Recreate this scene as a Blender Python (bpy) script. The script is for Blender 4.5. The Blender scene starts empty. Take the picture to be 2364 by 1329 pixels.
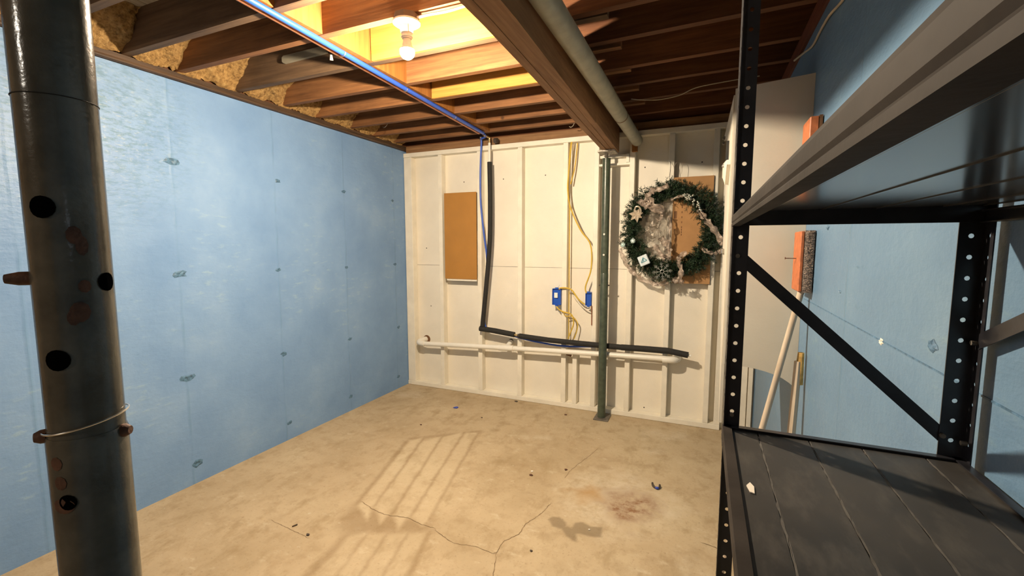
import bpy, bmesh, math, random
import numpy as np
from mathutils import Vector, Matrix
random.seed(7)
S = bpy.context.scene
C = S.collection
PI = math.pi

# ------------------------------------------------------------------ camera, world, light, exposure
cam = bpy.data.cameras.new('camera')
cam.sensor_width = 36.0
cam.lens = 36.0 * 1022.0 / 2364.0
cam.clip_start = 0.005
camo = bpy.data.objects.new('camera', cam)
C.objects.link(camo)
camo.location = (2.704, 0.0, 1.406)
camo.rotation_euler = (math.radians(90 - 5.6162), 0, math.radians(23.3816))
S.camera = camo

w = bpy.data.worlds.new('world')
S.world = w
w.use_nodes = True
w.node_tree.nodes['Background'].inputs[0].default_value = (0.62, 0.78, 1.0, 1)
w.node_tree.nodes['Background'].inputs[1].default_value = 0.015

BULB_STRENGTH = 7900.0
BULB_COLOR = (1.0, 0.82, 0.60)
BULB = (1.542, 1.593, 2.185)     # drawn here, then raised by LIFT with its holder
LIFT = 0.015

# a second bare bulb further back in the same cellar (behind the photographer)
pl = bpy.data.lights.new('rear_bulb_light', 'POINT')
pl.energy = 28.0
pl.color = (1.0, 0.90, 0.76)
pl.shadow_soft_size = 0.03
plo = bpy.data.objects.new('rear_bulb_light', pl)
plo.location = (1.52, -1.7, 2.2)
C.objects.link(plo)

# the photographer's phone lamp beside the lens: cool and very weak
ph_l = bpy.data.lights.new('phone_light', 'POINT')
ph_l.energy = 0.06
ph_l.color = (0.72, 0.85, 1.0)
ph_l.shadow_soft_size = 0.004
ph_o = bpy.data.objects.new('phone_light', ph_l)
ph_o.location = (2.700, -0.012, 1.445)
C.objects.link(ph_o)

S.view_settings.view_transform = 'Standard'
S.view_settings.look = 'None'
S.view_settings.gamma = 1
S.view_settings.use_curve_mapping = False
S.view_settings.exposure = 0.0

# ------------------------------------------------------------------ room numbers
D = 3.604          # face of the studs of the back wall
DS = D + 0.072     # face of the sheathing behind the studs
XR = 3.083         # right wall
JB, JT = 2.345, 2.529   # joist bottom / top
YN = -3.2          # near end of the modelled cellar

# ------------------------------------------------------------------ materials
MATS = {}
def nt(name):
    m = bpy.data.materials.new(name)
    m.use_nodes = True
    n = m.node_tree
    b = n.nodes['Principled BSDF']
    MATS[name] = m
    return m, n, b
def node(n, t, **k):
    x = n.nodes.new(t)
    for a, v in k.items():
        setattr(x, a, v)
    return x
def pos(n, scale=(1, 1, 1)):
    g = node(n, 'ShaderNodeNewGeometry')
    m = node(n, 'ShaderNodeMapping')
    n.links.new(g.outputs['Position'], m.inputs[0])
    m.inputs['Scale'].default_value = scale
    return m.outputs[0]
def noise(n, vec, scale, detail=4, rough=.55):
    x = node(n, 'ShaderNodeTexNoise')
    x.inputs['Scale'].default_value = scale
    x.inputs['Detail'].default_value = detail
    x.inputs['Roughness'].default_value = rough
    n.links.new(vec, x.inputs['Vector'])
    return x.outputs['Fac']
def ramp(n, fac, stops):
    r = node(n, 'ShaderNodeValToRGB')
    e = r.color_ramp.elements
    while len(e) < len(stops):
        e.new(0.5)
    for i, (p, c) in enumerate(stops):
        e[i].position = p
        e[i].color = (c[0], c[1], c[2], 1) if hasattr(c, '__len__') else (c, c, c, 1)
    n.links.new(fac, r.inputs[0])
    return r.outputs[0]
def mix(n, fac, a, b, mode='MIX'):
    x = node(n, 'ShaderNodeMix', data_type='RGBA', blend_type=mode)
    for s, v in ((x.inputs[0], fac), (x.inputs[6], a), (x.inputs[7], b)):
        if isinstance(v, (int, float)):
            s.default_value = v
        elif isinstance(v, (tuple, list)):
            s.default_value = (v[0], v[1], v[2], 1)
        else:
            n.links.new(v, s)
    return x.outputs[2]
def math_(n, op, a, b=None):
    x = node(n, 'ShaderNodeMath', operation=op)
    for i, v in enumerate((a, b)):
        if v is None:
            continue
        if isinstance(v, (int, float)):
            x.inputs[i].default_value = v
        else:
            n.links.new(v, x.inputs[i])
    return x.outputs[0]
def bump(n, b, h, strength, dist=0.01):
    x = node(n, 'ShaderNodeBump')
    x.inputs['Strength'].default_value = strength
    x.inputs['Distance'].default_value = dist
    n.links.new(h, x.inputs['Height'])
    n.links.new(x.outputs[0], b.inputs['Normal'])

def simple(name, col, rough=.5, metal=0.0, var=.12, vscale=18, bs=0.0, bscale=120, spec=.5):
    m, n, b = nt(name)
    v = pos(n)
    f = noise(n, v, vscale, 5)
    lo = tuple(max(0, c * (1 - var)) for c in col)
    hi = tuple(min(1, c * (1 + var)) for c in col)
    n.links.new(ramp(n, f, [(.3, lo), (.7, hi)]), b.inputs['Base Color'])
    b.inputs['Roughness'].default_value = rough
    b.inputs['Metallic'].default_value = metal
    b.inputs['Specular IOR Level'].default_value = spec
    if bs:
        bump(n, b, noise(n, v, bscale, 3), bs, .004)
    return m

def wood(name, dark, light, axis='X', rough=.7, scale=1.0, stain=.35, rnd=.35, knots=True):
    m, n, b = nt(name)
    st = {'X': (1.2, 22, 22), 'Y': (22, 1.2, 22), 'Z': (22, 22, 1.2)}[axis]
    oi = node(n, 'ShaderNodeObjectInfo')
    g = node(n, 'ShaderNodeNewGeometry')
    add = node(n, 'ShaderNodeVectorMath', operation='ADD')
    mul = node(n, 'ShaderNodeVectorMath', operation='SCALE')
    comb = node(n, 'ShaderNodeCombineXYZ')
    for i in range(3):
        n.links.new(oi.outputs['Random'], comb.inputs[i])
    n.links.new(comb.outputs[0], mul.inputs[0])
    mul.inputs['Scale'].default_value = 9.0
    n.links.new(g.outputs['Position'], add.inputs[0])
    n.links.new(mul.outputs[0], add.inputs[1])
    mp = node(n, 'ShaderNodeMapping')
    mp.inputs['Scale'].default_value = tuple(s * scale for s in st)
    n.links.new(add.outputs[0], mp.inputs[0])
    grain = noise(n, mp.outputs[0], 2.2, 6, .62)
    col = ramp(n, grain, [(.28, dark), (.5, tuple((a + c) / 2 for a, c in zip(dark, light))), (.72, light)])
    blot = noise(n, add.outputs[0], 3.5, 4)
    col = mix(n, math_(n, 'MULTIPLY', ramp(n, blot, [(.45, 0), (.75, 1)]), stain), col, tuple(c * .35 for c in dark))
    if knots:
        vo = node(n, 'ShaderNodeTexVoronoi')
        vo.inputs['Scale'].default_value = 3.2
        n.links.new(add.outputs[0], vo.inputs['Vector'])
        kf = ramp(n, vo.outputs['Distance'], [(.025, 1), (.06, 0)])
        col = mix(n, math_(n, 'MULTIPLY', kf, .75), col, tuple(c * .3 for c in dark))
    br = math_(n, 'ADD', math_(n, 'MULTIPLY', oi.outputs['Random'], rnd), 1 - rnd / 2)
    sc = node(n, 'ShaderNodeVectorMath', operation='SCALE')
    n.links.new(col, sc.inputs[0])
    n.links.new(br, sc.inputs['Scale'])
    n.links.new(sc.outputs[0], b.inputs['Base Color'])
    b.inputs['Roughness'].default_value = rough
    b.inputs['Specular IOR Level'].default_value = .3
    bump(n, b, grain, .35, .004)
    return m

# blue painted concrete walls: form-board seams, pitted paint, worn pale patches
def blue_wall(name, dy, y0, k=(1, 1, 1)):
    m, n, b = nt(name)
    v = pos(n)
    n1 = noise(n, v, 2.6, 6, .6)
    n2 = noise(n, v, 34, 5, .6)
    col = ramp(n, n1, [(.3, (.150, .272, .485)), (.55, (.185, .318, .535)), (.75, (.228, .362, .565))])
    v2 = pos(n, (1, 5, 16))
    scr = noise(n, v2, 2.2, 6, .65)
    worn = math_(n, 'MULTIPLY', ramp(n, scr, [(.56, 0), (.66, 1)]), ramp(n, noise(n, v, 1.3, 3), [(.50, 0), (.62, 1)]))
    col = mix(n, math_(n, 'MULTIPLY', worn, .45), col, (.30, .43, .52))
    drk = math_(n, 'MULTIPLY', ramp(n, noise(n, v2, 4.1, 6, .7), [(.62, 0), (.72, 1)]), ramp(n, noise(n, v, 1.7, 3), [(.52, 0), (.66, 1)]))
    col = mix(n, math_(n, 'MULTIPLY', drk, .5), col, (.05, .16, .24))
    g = node(n, 'ShaderNodeNewGeometry')
    # scuffed corner of the left wall, high up by the near post
    vd = node(n, 'ShaderNodeVectorMath', operation='DISTANCE')
    n.links.new(g.outputs['Position'], vd.inputs[0])
    vd.inputs[1].default_value = (0, 1.15, 2.02)
    near = ramp(n, vd.outputs['Value'], [(.15, 1), (.62, 0)])
    sm2 = ramp(n, noise(n, v2, 3.3, 7, .72), [(.47, 0), (.60, 1)])
    col = mix(n, math_(n, 'MULTIPLY', math_(n, 'MULTIPLY', near, sm2), .62), col, (.075, .175, .215))
    sm3 = ramp(n, noise(n, v2, 5.7, 6, .7), [(.56, 0), (.64, 1)])
    col = mix(n, math_(n, 'MULTIPLY', math_(n, 'MULTIPLY', near, sm3), .5), col, (.40, .46, .46))
    sx = node(n, 'ShaderNodeSeparateXYZ')
    n.links.new(g.outputs['Position'], sx.inputs[0])
    yy = math_(n, 'ADD', sx.outputs['Y'], math_(n, 'MULTIPLY', noise(n, v, 7, 3), .02))
    fr = math_(n, 'FRACT', math_(n, 'DIVIDE', math_(n, 'SUBTRACT', yy, y0 + .01 - dy / 2), dy))
    seam = math_(n, 'ABSOLUTE', math_(n, 'SUBTRACT', fr, .5))
    sm = ramp(n, seam, [(.0, 1), (.018, 0)])
    sm = math_(n, 'MULTIPLY', sm, ramp(n, noise(n, v, 5, 2), [(.4, .2), (.6, 1)]))
    col = mix(n, math_(n, 'MULTIPLY', sm, .22), col, (.07, .19, .30))
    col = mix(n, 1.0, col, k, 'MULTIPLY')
    b.inputs['Specular IOR Level'].default_value = .3
    n.links.new(col, b.inputs['Base Color'])
    n.links.new(ramp(n, n1, [(.3, .36), (.7, .50)]), b.inputs['Roughness'])
    h = math_(n, 'ADD', math_(n, 'MULTIPLY', n2, .35), math_(n, 'MULTIPLY', scr, .55))
    h = math_(n, 'ADD', h, math_(n, 'MULTIPLY', sm, .5))
    bump(n, b, h, .35, .012)
    return m
blue_wall('blue_concrete', .633, 1.54)
blue_wall('blue_concrete_shaded', .633, 1.54, (.72, .74, .67))  # same paint tinted darker and greyer: the right wall's shade sits in its colour
simple('blue_scar', (.075, .165, .27), .5, var=.5, vscale=60, bs=.5, bscale=90)
simple('bare_wall', (.30, .215, .13), .8, var=.2, vscale=3)
simple('white_paint', (.77, .72, .61), .55, var=.05, vscale=4, bs=.25, bscale=160)
simple('white_stud', (.79, .74, .62), .5, var=.07, vscale=9, bs=.25, bscale=120)
simple('white_panel', (.60, .56, .47), .5, var=.05, vscale=5, bs=.1)
simple('white_pvc', (.80, .77, .68), .35, var=.03)
simple('nail_dark', (.05, .035, .025), .6)
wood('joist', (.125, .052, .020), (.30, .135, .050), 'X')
wood('joist_lit', (.36, .16, .028), (.52, .27, .06), 'X', stain=.12, rnd=.15)  # brighter wood colour for the bulb-lit stretch of a joist
wood('joist_grey', (.085, .050, .028), (.19, .115, .062), 'X', stain=.45)
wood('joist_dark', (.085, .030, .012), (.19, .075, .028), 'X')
wood('beam', (.20, .095, .04), (.38, .20, .09), 'Y', stain=.25, rnd=.2)
wood('block', (.19, .070, .014), (.32, .135, .030), 'Z', stain=.15)
wood('block_y', (.34, .15, .04), (.62, .32, .10), 'Y', stain=.15)
wood('subfloor', (.30, .22, .13), (.50, .38, .24), 'Y', stain=.3)
wood('ledger', (.20, .10, .045), (.36, .20, .09), 'X', knots=False)
wood('red_sill', (.085, .022, .012), (.16, .045, .022), 'Y', knots=False)
wood('sill_dark', (.03, .02, .014), (.10, .06, .035), 'Y', rough=.45, knots=False)
simple('hardboard', (.40, .185, .032), .5, var=.05, vscale=7)
wood('handle_wood', (.50, .40, .29), (.64, .54, .42), 'Z', knots=False, rnd=.1)
wood('pale_wood', (.30, .27, .20), (.42, .38, .28), 'X', knots=False)
simple('cardboard', (.40, .215, .085), .8, var=.08, vscale=12)
simple('cardboard_dark', (.16, .075, .03), .8)
simple('post_green', (.060, .075, .050), .30, var=.3, vscale=26, bs=.08, bscale=200)
simple('post_grey', (.095, .088, .070), .19, var=.35, vscale=22, bs=.08, bscale=160)
simple('rust', (.10, .042, .022), .7, var=.5, vscale=60, bs=.4)
simple('black_hole', (.002, .002, .002), .95, spec=0.0)
simple('steel_plate', (.16, .14, .115), .55, .4, var=.3, vscale=40)
simple('mottled_plate', (.48, .43, .36), .6, .0, var=.5, vscale=60)
simple('steel_bright', (.62, .60, .56), .28, .95, var=.1)
simple('brass', (.66, .50, .25), .3, .9)
simple('copper', (.50, .20, .10), .38, .8, var=.2)
simple('blue_pex', (.022, .085, .46), .35, var=.05)
simple('blue_box', (.012, .085, .46), .4, var=.08)
simple('foam_black', (.016, .015, .013), .8, var=.25, vscale=60, bs=.2)
simple('yellow_cable', (.62, .42, .055), .45, var=.08)
simple('white_cable', (.80, .74, .62), .45)
simple('grey_cable', (.42, .36, .27), .6)
simple('drain_grey', (.33, .32, .24), .5, var=.18, vscale=14, bs=.1)
simple('porcelain', (.84, .80, .72), .35, var=.02)
simple('box_fibre', (.115, .07, .045), .6)
simple('rack_black', (.018, .018, .022), .28, var=.35, vscale=30, bs=.05)
simple('rack_beam', (.043, .037, .033), .6, var=.3, vscale=12, bs=.08, bscale=90, spec=.04)
simple('broom_orange', (.46, .135, .045), .55, var=.25, vscale=40)
simple('bristle', (.27, .21, .17), .85, var=.55, vscale=120, bs=.6, bscale=260)
simple('straw', (.55, .34, .10), .8, var=.3, vscale=60)
simple('pine_twig', (.05, .03, .015), .8)
simple('silver_leaf', (.52, .43, .32), .35, .35, var=.15, vscale=60)
simple('silver_bead', (.58, .58, .50), .22, .75, var=.15, vscale=60)
simple('mint_ball', (.42, .60, .52), .25, .25, var=.2, vscale=50)
simple('gift_white', (.66, .74, .78), .35, .1, var=.12, vscale=50)
simple('gift_bow', (.16, .38, .46), .35, .3, var=.2)
simple('flake', (.36, .37, .34), .3, .5)
simple('dust', (.082, .076, .068), .8, var=.4, vscale=50)
simple('crack', (.17, .105, .05), .9)
simple('blue_chip', (.03, .07, .42), .5)
simple('paper', (.78, .72, .62), .6)
simple('seam_black', (.01, .01, .01), .8)
simple('sticker', (.80, .78, .74), .5, var=.02)

# dark, slightly dusty shelf deck
m, n, b = nt('rack_deck')
v = pos(n)
f1 = noise(n, v, 6, 6, .65)
f2 = noise(n, pos(n, (1, .35, 1)), 26, 5, .7)
col = ramp(n, f1, [(.3, (.021, .0195, .018)), (.7, (.047, .043, .039))])
col = mix(n, math_(n, 'MULTIPLY', ramp(n, f2, [(.50, 0), (.75, 1)]), .45), col, (.12, .108, .092))
n.links.new(col, b.inputs['Base Color'])
n.links.new(ramp(n, f1, [(.3, .42), (.7, .6)]), b.inputs['Roughness'])
bump(n, b, f2, .05, .003)
# glossier painted underside of the same decking
m, n, b = nt('rack_underside')
v = pos(n)
f1 = noise(n, v, 5, 4)
n.links.new(ramp(n, f1, [(.3, (.040, .042, .046)), (.7, (.060, .060, .062))]), b.inputs['Base Color'])
b.inputs['Roughness'].default_value = .17
b.inputs['Specular IOR Level'].default_value = .9

# pine needles
m, n, b = nt('needles')
v = pos(n)
f = noise(n, v, 30, 4)
n.links.new(ramp(n, f, [(.3, (.008, .022, .010)), (.55, (.018, .044, .018)), (.75, (.040, .066, .026))]), b.inputs['Base Color'])
b.inputs['Roughness'].default_value = .55
# sheer silver ribbon / crumpled film
def sheer(name, col, alpha, rough=.35, metal=.15):
    m, n, b = nt(name)
    v = pos(n)
    f = noise(n, v, 38, 5, .6)
    n.links.new(ramp(n, f, [(.3, tuple(c * .75 for c in col)), (.7, col)]), b.inputs['Base Color'])
    b.inputs['Roughness'].default_value = rough
    b.inputs['Metallic'].default_value = metal
    n.links.new(ramp(n, f, [(.35, alpha - .2), (.65, min(1, alpha + .15))]), b.inputs['Alpha'])
    bump(n, b, f, .6, .01)
sheer('ribbon_sheer', (.44, .35, .28), .80)
sheer('film_sheer', (.42, .36, .29), .50, .25, .3)
# fibre insulation
m, n, b = nt('insulation')
v = pos(n)
f = noise(n, v, 46, 6, .7)
f2 = noise(n, v, 9, 4)
col = ramp(n, f, [(.3, (.15, .075, .022)), (.5, (.46, .27, .09)), (.7, (.66, .43, .17))])
col = mix(n, ramp(n, f2, [(.55, 0), (.8, .6)]), col, (.18, .10, .04))
n.links.new(col, b.inputs['Base Color'])
b.inputs['Roughness'].default_value = .95
bump(n, b, f, 1.0, .02)
# glowing bulb glass
m, n, b = nt('bulb_glow')
b.inputs['Base Color'].default_value = (.9, .9, .9, 1)
b.inputs['Emission Color'].default_value = (*BULB_COLOR, 1)
b.inputs['Emission Strength'].default_value = BULB_STRENGTH

# concrete floor: broom marks, dirt; masks painted per vertex hold the old stains
m, n, b = nt('concrete')
v = pos(n)
a = noise(n, v, 1.4, 6, .6)
c_ = noise(n, v, 9, 6, .65)
d_ = noise(n, v, 70, 4, .6)
col = ramp(n, a, [(.32, (.375, .285, .170)), (.5, (.450, .350, .220)), (.66, (.490, .392, .252))])
col = mix(n, ramp(n, c_, [(.50, 0), (.72, .42)]), col, (.25, .17, .085))
col = mix(n, ramp(n, d_, [(.58, 0), (.76, .5)]), col, (.18, .12, .06))
col = mix(n, ramp(n, noise(n, v, 24, 3), [(.70, 0), (.74, .55)]), col, (.56, .50, .38))
col = mix(n, ramp(n, noise(n, pos(n, (1.0, .55, 1)), 7.5, 7, .7), [(.53, 0), (.66, .55)]), col, (.29, .205, .105))
col = mix(n, ramp(n, noise(n, pos(n, (.6, 1.0, 1)), 13, 6, .7), [(.58, 0), (.68, .5)]), col, (.54, .455, .32))
at = node(n, 'ShaderNodeAttribute', attribute_name='stain_a')
sp = node(n, 'ShaderNodeSeparateColor')
n.links.new(at.outputs['Color'], sp.inputs[0])
at2 = node(n, 'ShaderNodeAttribute', attribute_name='stain_b')
sp2 = node(n, 'ShaderNodeSeparateColor')
n.links.new(at2.outputs['Color'], sp2.inputs[0])
col = mix(n, math_(n, 'MULTIPLY', sp.outputs[0], .24), col, (.54, .44, .29))      # clean stripes
col = mix(n, math_(n, 'MULTIPLY', sp.outputs[1], .62), col, (.20, .125, .055))      # dirt lines
mott = ramp(n, noise(n, v, 16, 5, .7), [(.38, .15), (.6, 1)])
col = mix(n, math_(n, 'MULTIPLY', math_(n, 'MULTIPLY', sp2.outputs[1], mott), .62), col, (.66, .59, .46))   # lime bloom
col = mix(n, math_(n, 'MULTIPLY', math_(n, 'MULTIPLY', sp2.outputs[0], mott), 1.0), col, (.235, .125, .062))   # rust stain
col = mix(n, math_(n, 'MULTIPLY', sp2.outputs[2], .75), col, (.36, .20, .06))      # orange stain
col = mix(n, math_(n, 'MULTIPLY', sp.outputs[2], .62), col, (.16, .115, .065))     # damp spot
n.links.new(col, b.inputs['Base Color'])
n.links.new(ramp(n, c_, [(.3, .62), (.7, .85)]), b.inputs['Roughness'])
b.inputs['Specular IOR Level'].default_value = .3
bump(n, b, math_(n, 'ADD', math_(n, 'MULTIPLY', c_, .8), math_(n, 'MULTIPLY', d_, .25)), .3, .01)

# ------------------------------------------------------------------ mesh helpers
def obj(name, bm, mat, parent=None, smooth=False):
    me = bpy.data.meshes.new(name)
    bmesh.ops.recalc_face_normals(bm, faces=bm.faces[:])
    if smooth:
        for f in bm.faces:
            f.smooth = True
    bm.to_mesh(me)
    bm.free()
    if smooth and smooth != 'all':
        me.set_sharp_from_angle(angle=math.radians(40))
    for mm in (mat if isinstance(mat, (list, tuple)) else [mat]):
        me.materials.append(MATS[mm])
    o = bpy.data.objects.new(name, me)
    C.objects.link(o)
    if parent is not None:
        o.parent = parent
        o.matrix_parent_inverse = parent.matrix_world.inverted() if parent.type != 'EMPTY' else Matrix.Translation(parent.location).inverted()
    return o
def tag(o, label=None, cat=None, group=None, kind=None):
    for k, vv in (('label', label), ('category', cat), ('group', group), ('kind', kind)):
        if vv:
            o[k] = vv
    return o
def thing(name, label, cat, loc=(0, 0, 0), group=None):
    o = bpy.data.objects.new(name, None)
    o.empty_display_size = .05
    o.location = loc
    C.objects.link(o)
    return tag(o, label, cat, group)
def box(bm, x0, x1, y0, y1, z0, z1, bev=0.0):
    vs = [bm.verts.new(p) for p in ((x0, y0, z0), (x1, y0, z0), (x1, y1, z0), (x0, y1, z0), (x0, y0, z1), (x1, y0, z1), (x1, y1, z1), (x0, y1, z1))]
    fs = [bm.faces.new([vs[i] for i in q]) for q in ((0, 3, 2, 1), (4, 5, 6, 7), (0, 1, 5, 4), (1, 2, 6, 5), (2, 3, 7, 6), (3, 0, 4, 7))]
    if bev:
        es = list({e for f in fs for e in f.edges})
        bmesh.ops.bevel(bm, geom=es, offset=bev, segments=1, affect='EDGES')
    return bm
def B(*a, bev=0.0):
    return box(bmesh.new(), *a, bev=bev)
def prism(bm, pts, axis, a0, a1):
    """extrude a 2D outline along an axis"""
    def P(p, a):
        return {'X': (a, p[0], p[1]), 'Y': (p[0], a, p[1]), 'Z': (p[0], p[1], a)}[axis]
    v0 = [bm.verts.new(P(p, a0)) for p in pts]
    v1 = [bm.verts.new(P(p, a1)) for p in pts]
    bm.faces.new(v0)
    bm.faces.new(v1[::-1])
    k = len(pts)
    for i in range(k):
        bm.faces.new([v0[i], v1[i], v1[(i + 1) % k], v0[(i + 1) % k]])
    return bm
def smooth_path(pts, sub=6):
    P = [Vector(p) for p in pts]
    out = []
    for i in range(len(P) - 1):
        p0 = P[max(i - 1, 0)]; p1 = P[i]; p2 = P[i + 1]; p3 = P[min(i + 2, len(P) - 1)]
        for k in range(sub):
            t = k / sub
            out.append(.5 * ((2 * p1) + (p2 - p0) * t + (2 * p0 - 5 * p1 + 4 * p2 - p3) * t * t + (3 * p1 - p0 - 3 * p2 + p3) * t ** 3))
    out.append(P[-1])
    return out
def tube(bm, pts, r, seg=10, cap=True):
    P = [Vector(p) for p in pts]
    rs = r if isinstance(r, (list, tuple)) else [r] * len(P)
    rings = []
    up = None
    for i, p in enumerate(P):
        t = (P[min(i + 1, len(P) - 1)] - P[max(i - 1, 0)]).normalized()
        if up is None:
            up = Vector((0, 0, 1)) if abs(t.z) < .9 else Vector((0, 1, 0))
        s = t.cross(up).normalized()
        up = s.cross(t).normalized()
        rings.append([bm.verts.new(p + (s * math.cos(2 * PI * k / seg) + up * math.sin(2 * PI * k / seg)) * rs[i]) for k in range(seg)])
    for a, b_ in zip(rings, rings[1:]):
        for k in range(seg):
            bm.faces.new([a[k], a[(k + 1) % seg], b_[(k + 1) % seg], b_[k]])
    if cap:
        bm.faces.new(rings[0][::-1])
        bm.faces.new(rings[-1])
    return bm
def T(pts, r, seg=10, cap=True):
    return tube(bmesh.new(), pts, r, seg, cap)
def lathe(bm, cx, cy, prof, seg=20):
    """prof: (radius, z) from one end to the other, around the vertical"""
    rings = []
    for r, z in prof:
        rings.append([bm.verts.new((cx + r * math.cos(2 * PI * k / seg), cy + r * math.sin(2 * PI * k / seg), z)) for k in range(seg)])
    for a, b_ in zip(rings, rings[1:]):
        for k in range(seg):
            bm.faces.new([a[k], a[(k + 1) % seg], b_[(k + 1) % seg], b_[k]])
    bm.faces.new(rings[0]); bm.faces.new(rings[-1])
    return bm
def ball(bm, c, r, u=12, v_=8, sq=(1, 1, 1)):
    bmesh.ops.create_uvsphere(bm, u_segments=u, v_segments=v_, radius=r, matrix=Matrix.Translation(c) @ Matrix.Diagonal((*sq, 1)))
    return bm
def ribbon_strip(bm, path, width, twist=.0, seed=0, crumple=.012, across=3):
    """a soft band of cloth that follows a path, with folds"""
    rnd = random.Random(seed)
    P = smooth_path(path, 8)
    rows = []
    ph = rnd.uniform(0, 6)
    for i, p in enumerate(P):
        t = (P[min(i + 1, len(P) - 1)] - P[max(i - 1, 0)]).normalized()
        a = Vector((0, -1, 0))
        s = t.cross(a).normalized()
        ang = twist * math.sin(i * .55 + ph) + rnd.uniform(-.2, .2)
        s2 = s * math.cos(ang) + a * math.sin(ang)
        wv = width * (1 + .28 * math.sin(i * .9 + ph) + rnd.uniform(-.12, .12))
        row = []
        for k in range(across + 1):
            q = k / across - .5
            o = p + s2 * (wv * q) + a * (crumple * math.sin(q * 9 + i * .7 + ph) + rnd.uniform(-crumple, crumple) * .5)
            row.append(bm.verts.new(o))
        rows.append(row)
    for a, b_ in zip(rows, rows[1:]):
        for k in range(across):
            bm.faces.new([a[k], a[k + 1], b_[k + 1], b_[k]])
    return bm

# ------------------------------------------------------------------ floor with its stains
def vnoise(x, y, s, seed):
    r = np.random.RandomState(seed).rand(64, 64)
    x = x / s; y = y / s
    xi = np.floor(x).astype(int); yi = np.floor(y).astype(int)
    fx = x - xi; fy = y - yi
    fx = fx * fx * (3 - 2 * fx); fy = fy * fy * (3 - 2 * fy)
    g = lambda i, j: r[(xi + i) % 64, (yi + j) % 64]
    return (g(0, 0) * (1 - fx) + g(1, 0) * fx) * (1 - fy) + (g(0, 1) * (1 - fx) + g(1, 1) * fx) * fy
def pdist(x, y, poly):
    """signed distance to a polygon, positive inside"""
    d = np.full(x.shape, 9.0)
    ins = np.zeros(x.shape, bool)
    k = len(poly)
    for i in range(k):
        ax, ay = poly[i]; bx, by = poly[(i + 1) % k]
        dx, dy = bx - ax, by - ay
        t = np.clip(((x - ax) * dx + (y - ay) * dy) / (dx * dx + dy * dy + 1e-12), 0, 1)
        d = np.minimum(d, np.hypot(x - ax - t * dx, y - ay - t * dy))
        c = (ay > y) != (by > y)
        ins ^= c & (x < (bx - ax) * (y - ay) / ((by - ay) if by != ay else 1e-9) + ax)
    return np.where(ins, d, -d)
def sdist(x, y, a, b_):
    dx, dy = b_[0] - a[0], b_[1] - a[1]
    t = np.clip(((x - a[0]) * dx + (y - a[1]) * dy) / (dx * dx + dy * dy), 0, 1)
    return np.hypot(x - a[0] - t * dx, y - a[1] - t * dy)
sm01 = lambda v, e: np.clip(v / e * .5 + .5, 0, 1)

xs = np.concatenate([[-.12], np.arange(0, 3.09, .0075), [3.3]])
ys = np.concatenate([[YN, -2, -1, 0, .5], np.arange(.9, 3.70, .0075)])
GX, GY = np.meshgrid(xs, ys)
wx = GX + (vnoise(GX, GY, .05, 1) - .5) * .008 + (vnoise(GX, GY, .017, 5) - .5) * .006
wy = GY + (vnoise(GX, GY, .05, 2) - .5) * .008 + (vnoise(GX, GY, .017, 6) - .5) * .006
upper = [((.82, 2.506), (.858, 2.60), (1.115, 1.785), (1.175, 1.668), (1.039, 1.75)),
         ((.905, 2.56), (.975, 2.66), (1.247, 1.767), (1.258, 1.675), (1.135, 1.78)),
         ((1.005, 2.66), (1.085, 2.80), (1.350, 1.79), (1.365, 1.672), (1.268, 1.76)),
         ((1.115, 2.80), (1.190, 2.842), (1.470, 1.74), (1.460, 1.735), (1.365, 1.79))]
lower = [((1.239, 1.602), (1.181, 1.532), (1.262, 1.0), (1.36, 1.0), (1.33, 1.322)),
         ((1.332, 1.629), (1.252, 1.585), (1.342, 1.30), (1.44, 1.0), (1.50, 1.0), (1.409, 1.365)),
         ((1.423, 1.681), (1.345, 1.62), (1.42, 1.36), (1.53, 1.0), (1.60, 1.0), (1.501, 1.395)),
         ((1.511, 1.726), (1.437, 1.665), (1.512, 1.40), (1.63, 1.0), (1.71, 1.0), (1.592, 1.435))]
clean = np.zeros(GX.shape)
for p in upper + lower:
    clean = np.maximum(clean, (1.0 if p in upper else .65) * sm01(pdist(wx, wy, p), .014))
dirt = np.zeros(GX.shape)
for a, b_, wd in (((1.12, 1.785), (.882, 2.589), .012), ((1.254, 1.767), (.993, 2.665), .013), ((1.357, 1.79), (1.10, 2.80), .012),
                  ((1.475, 1.73), (1.20, 2.842), .011), ((1.03, 1.75), (.80, 2.506), .022), ((1.239, 1.602), (1.35, 1.2), .010),
                  ((1.332, 1.629), (1.45, 1.2), .010), ((1.423, 1.681), (1.55, 1.2), .010), ((1.515, 1.726), (1.66, 1.2), .014),
                  ((1.17, 1.53), (1.25, 1.1), .035), ((.80, 2.55), (1.2, 2.86), .03)):
    dirt = np.maximum(dirt, np.exp(-(sdist(wx, wy, a, b_) / wd) ** 2) * .8)
band = sm01(pdist(wx, wy, [(1.0, 1.76), (1.2, 1.78), (1.48, 1.80), (1.53, 1.72), (1.30, 1.60), (1.16, 1.52), (1.02, 1.62)]), .05)
dirt = np.maximum(dirt, band * .85) * (1 - clean)
broad = sm01(pdist(wx, wy, [(.55, 2.1), (.8, 2.75), (1.2, 2.95), (1.3, 2.88), (.85, 2.55), (1.0, 1.8), (1.1, 1.4), (.9, 1.4)]), .30) * .35 * (1 - clean)
dirt = np.maximum(dirt, broad)
damp = np.zeros(GX.shape)
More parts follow.
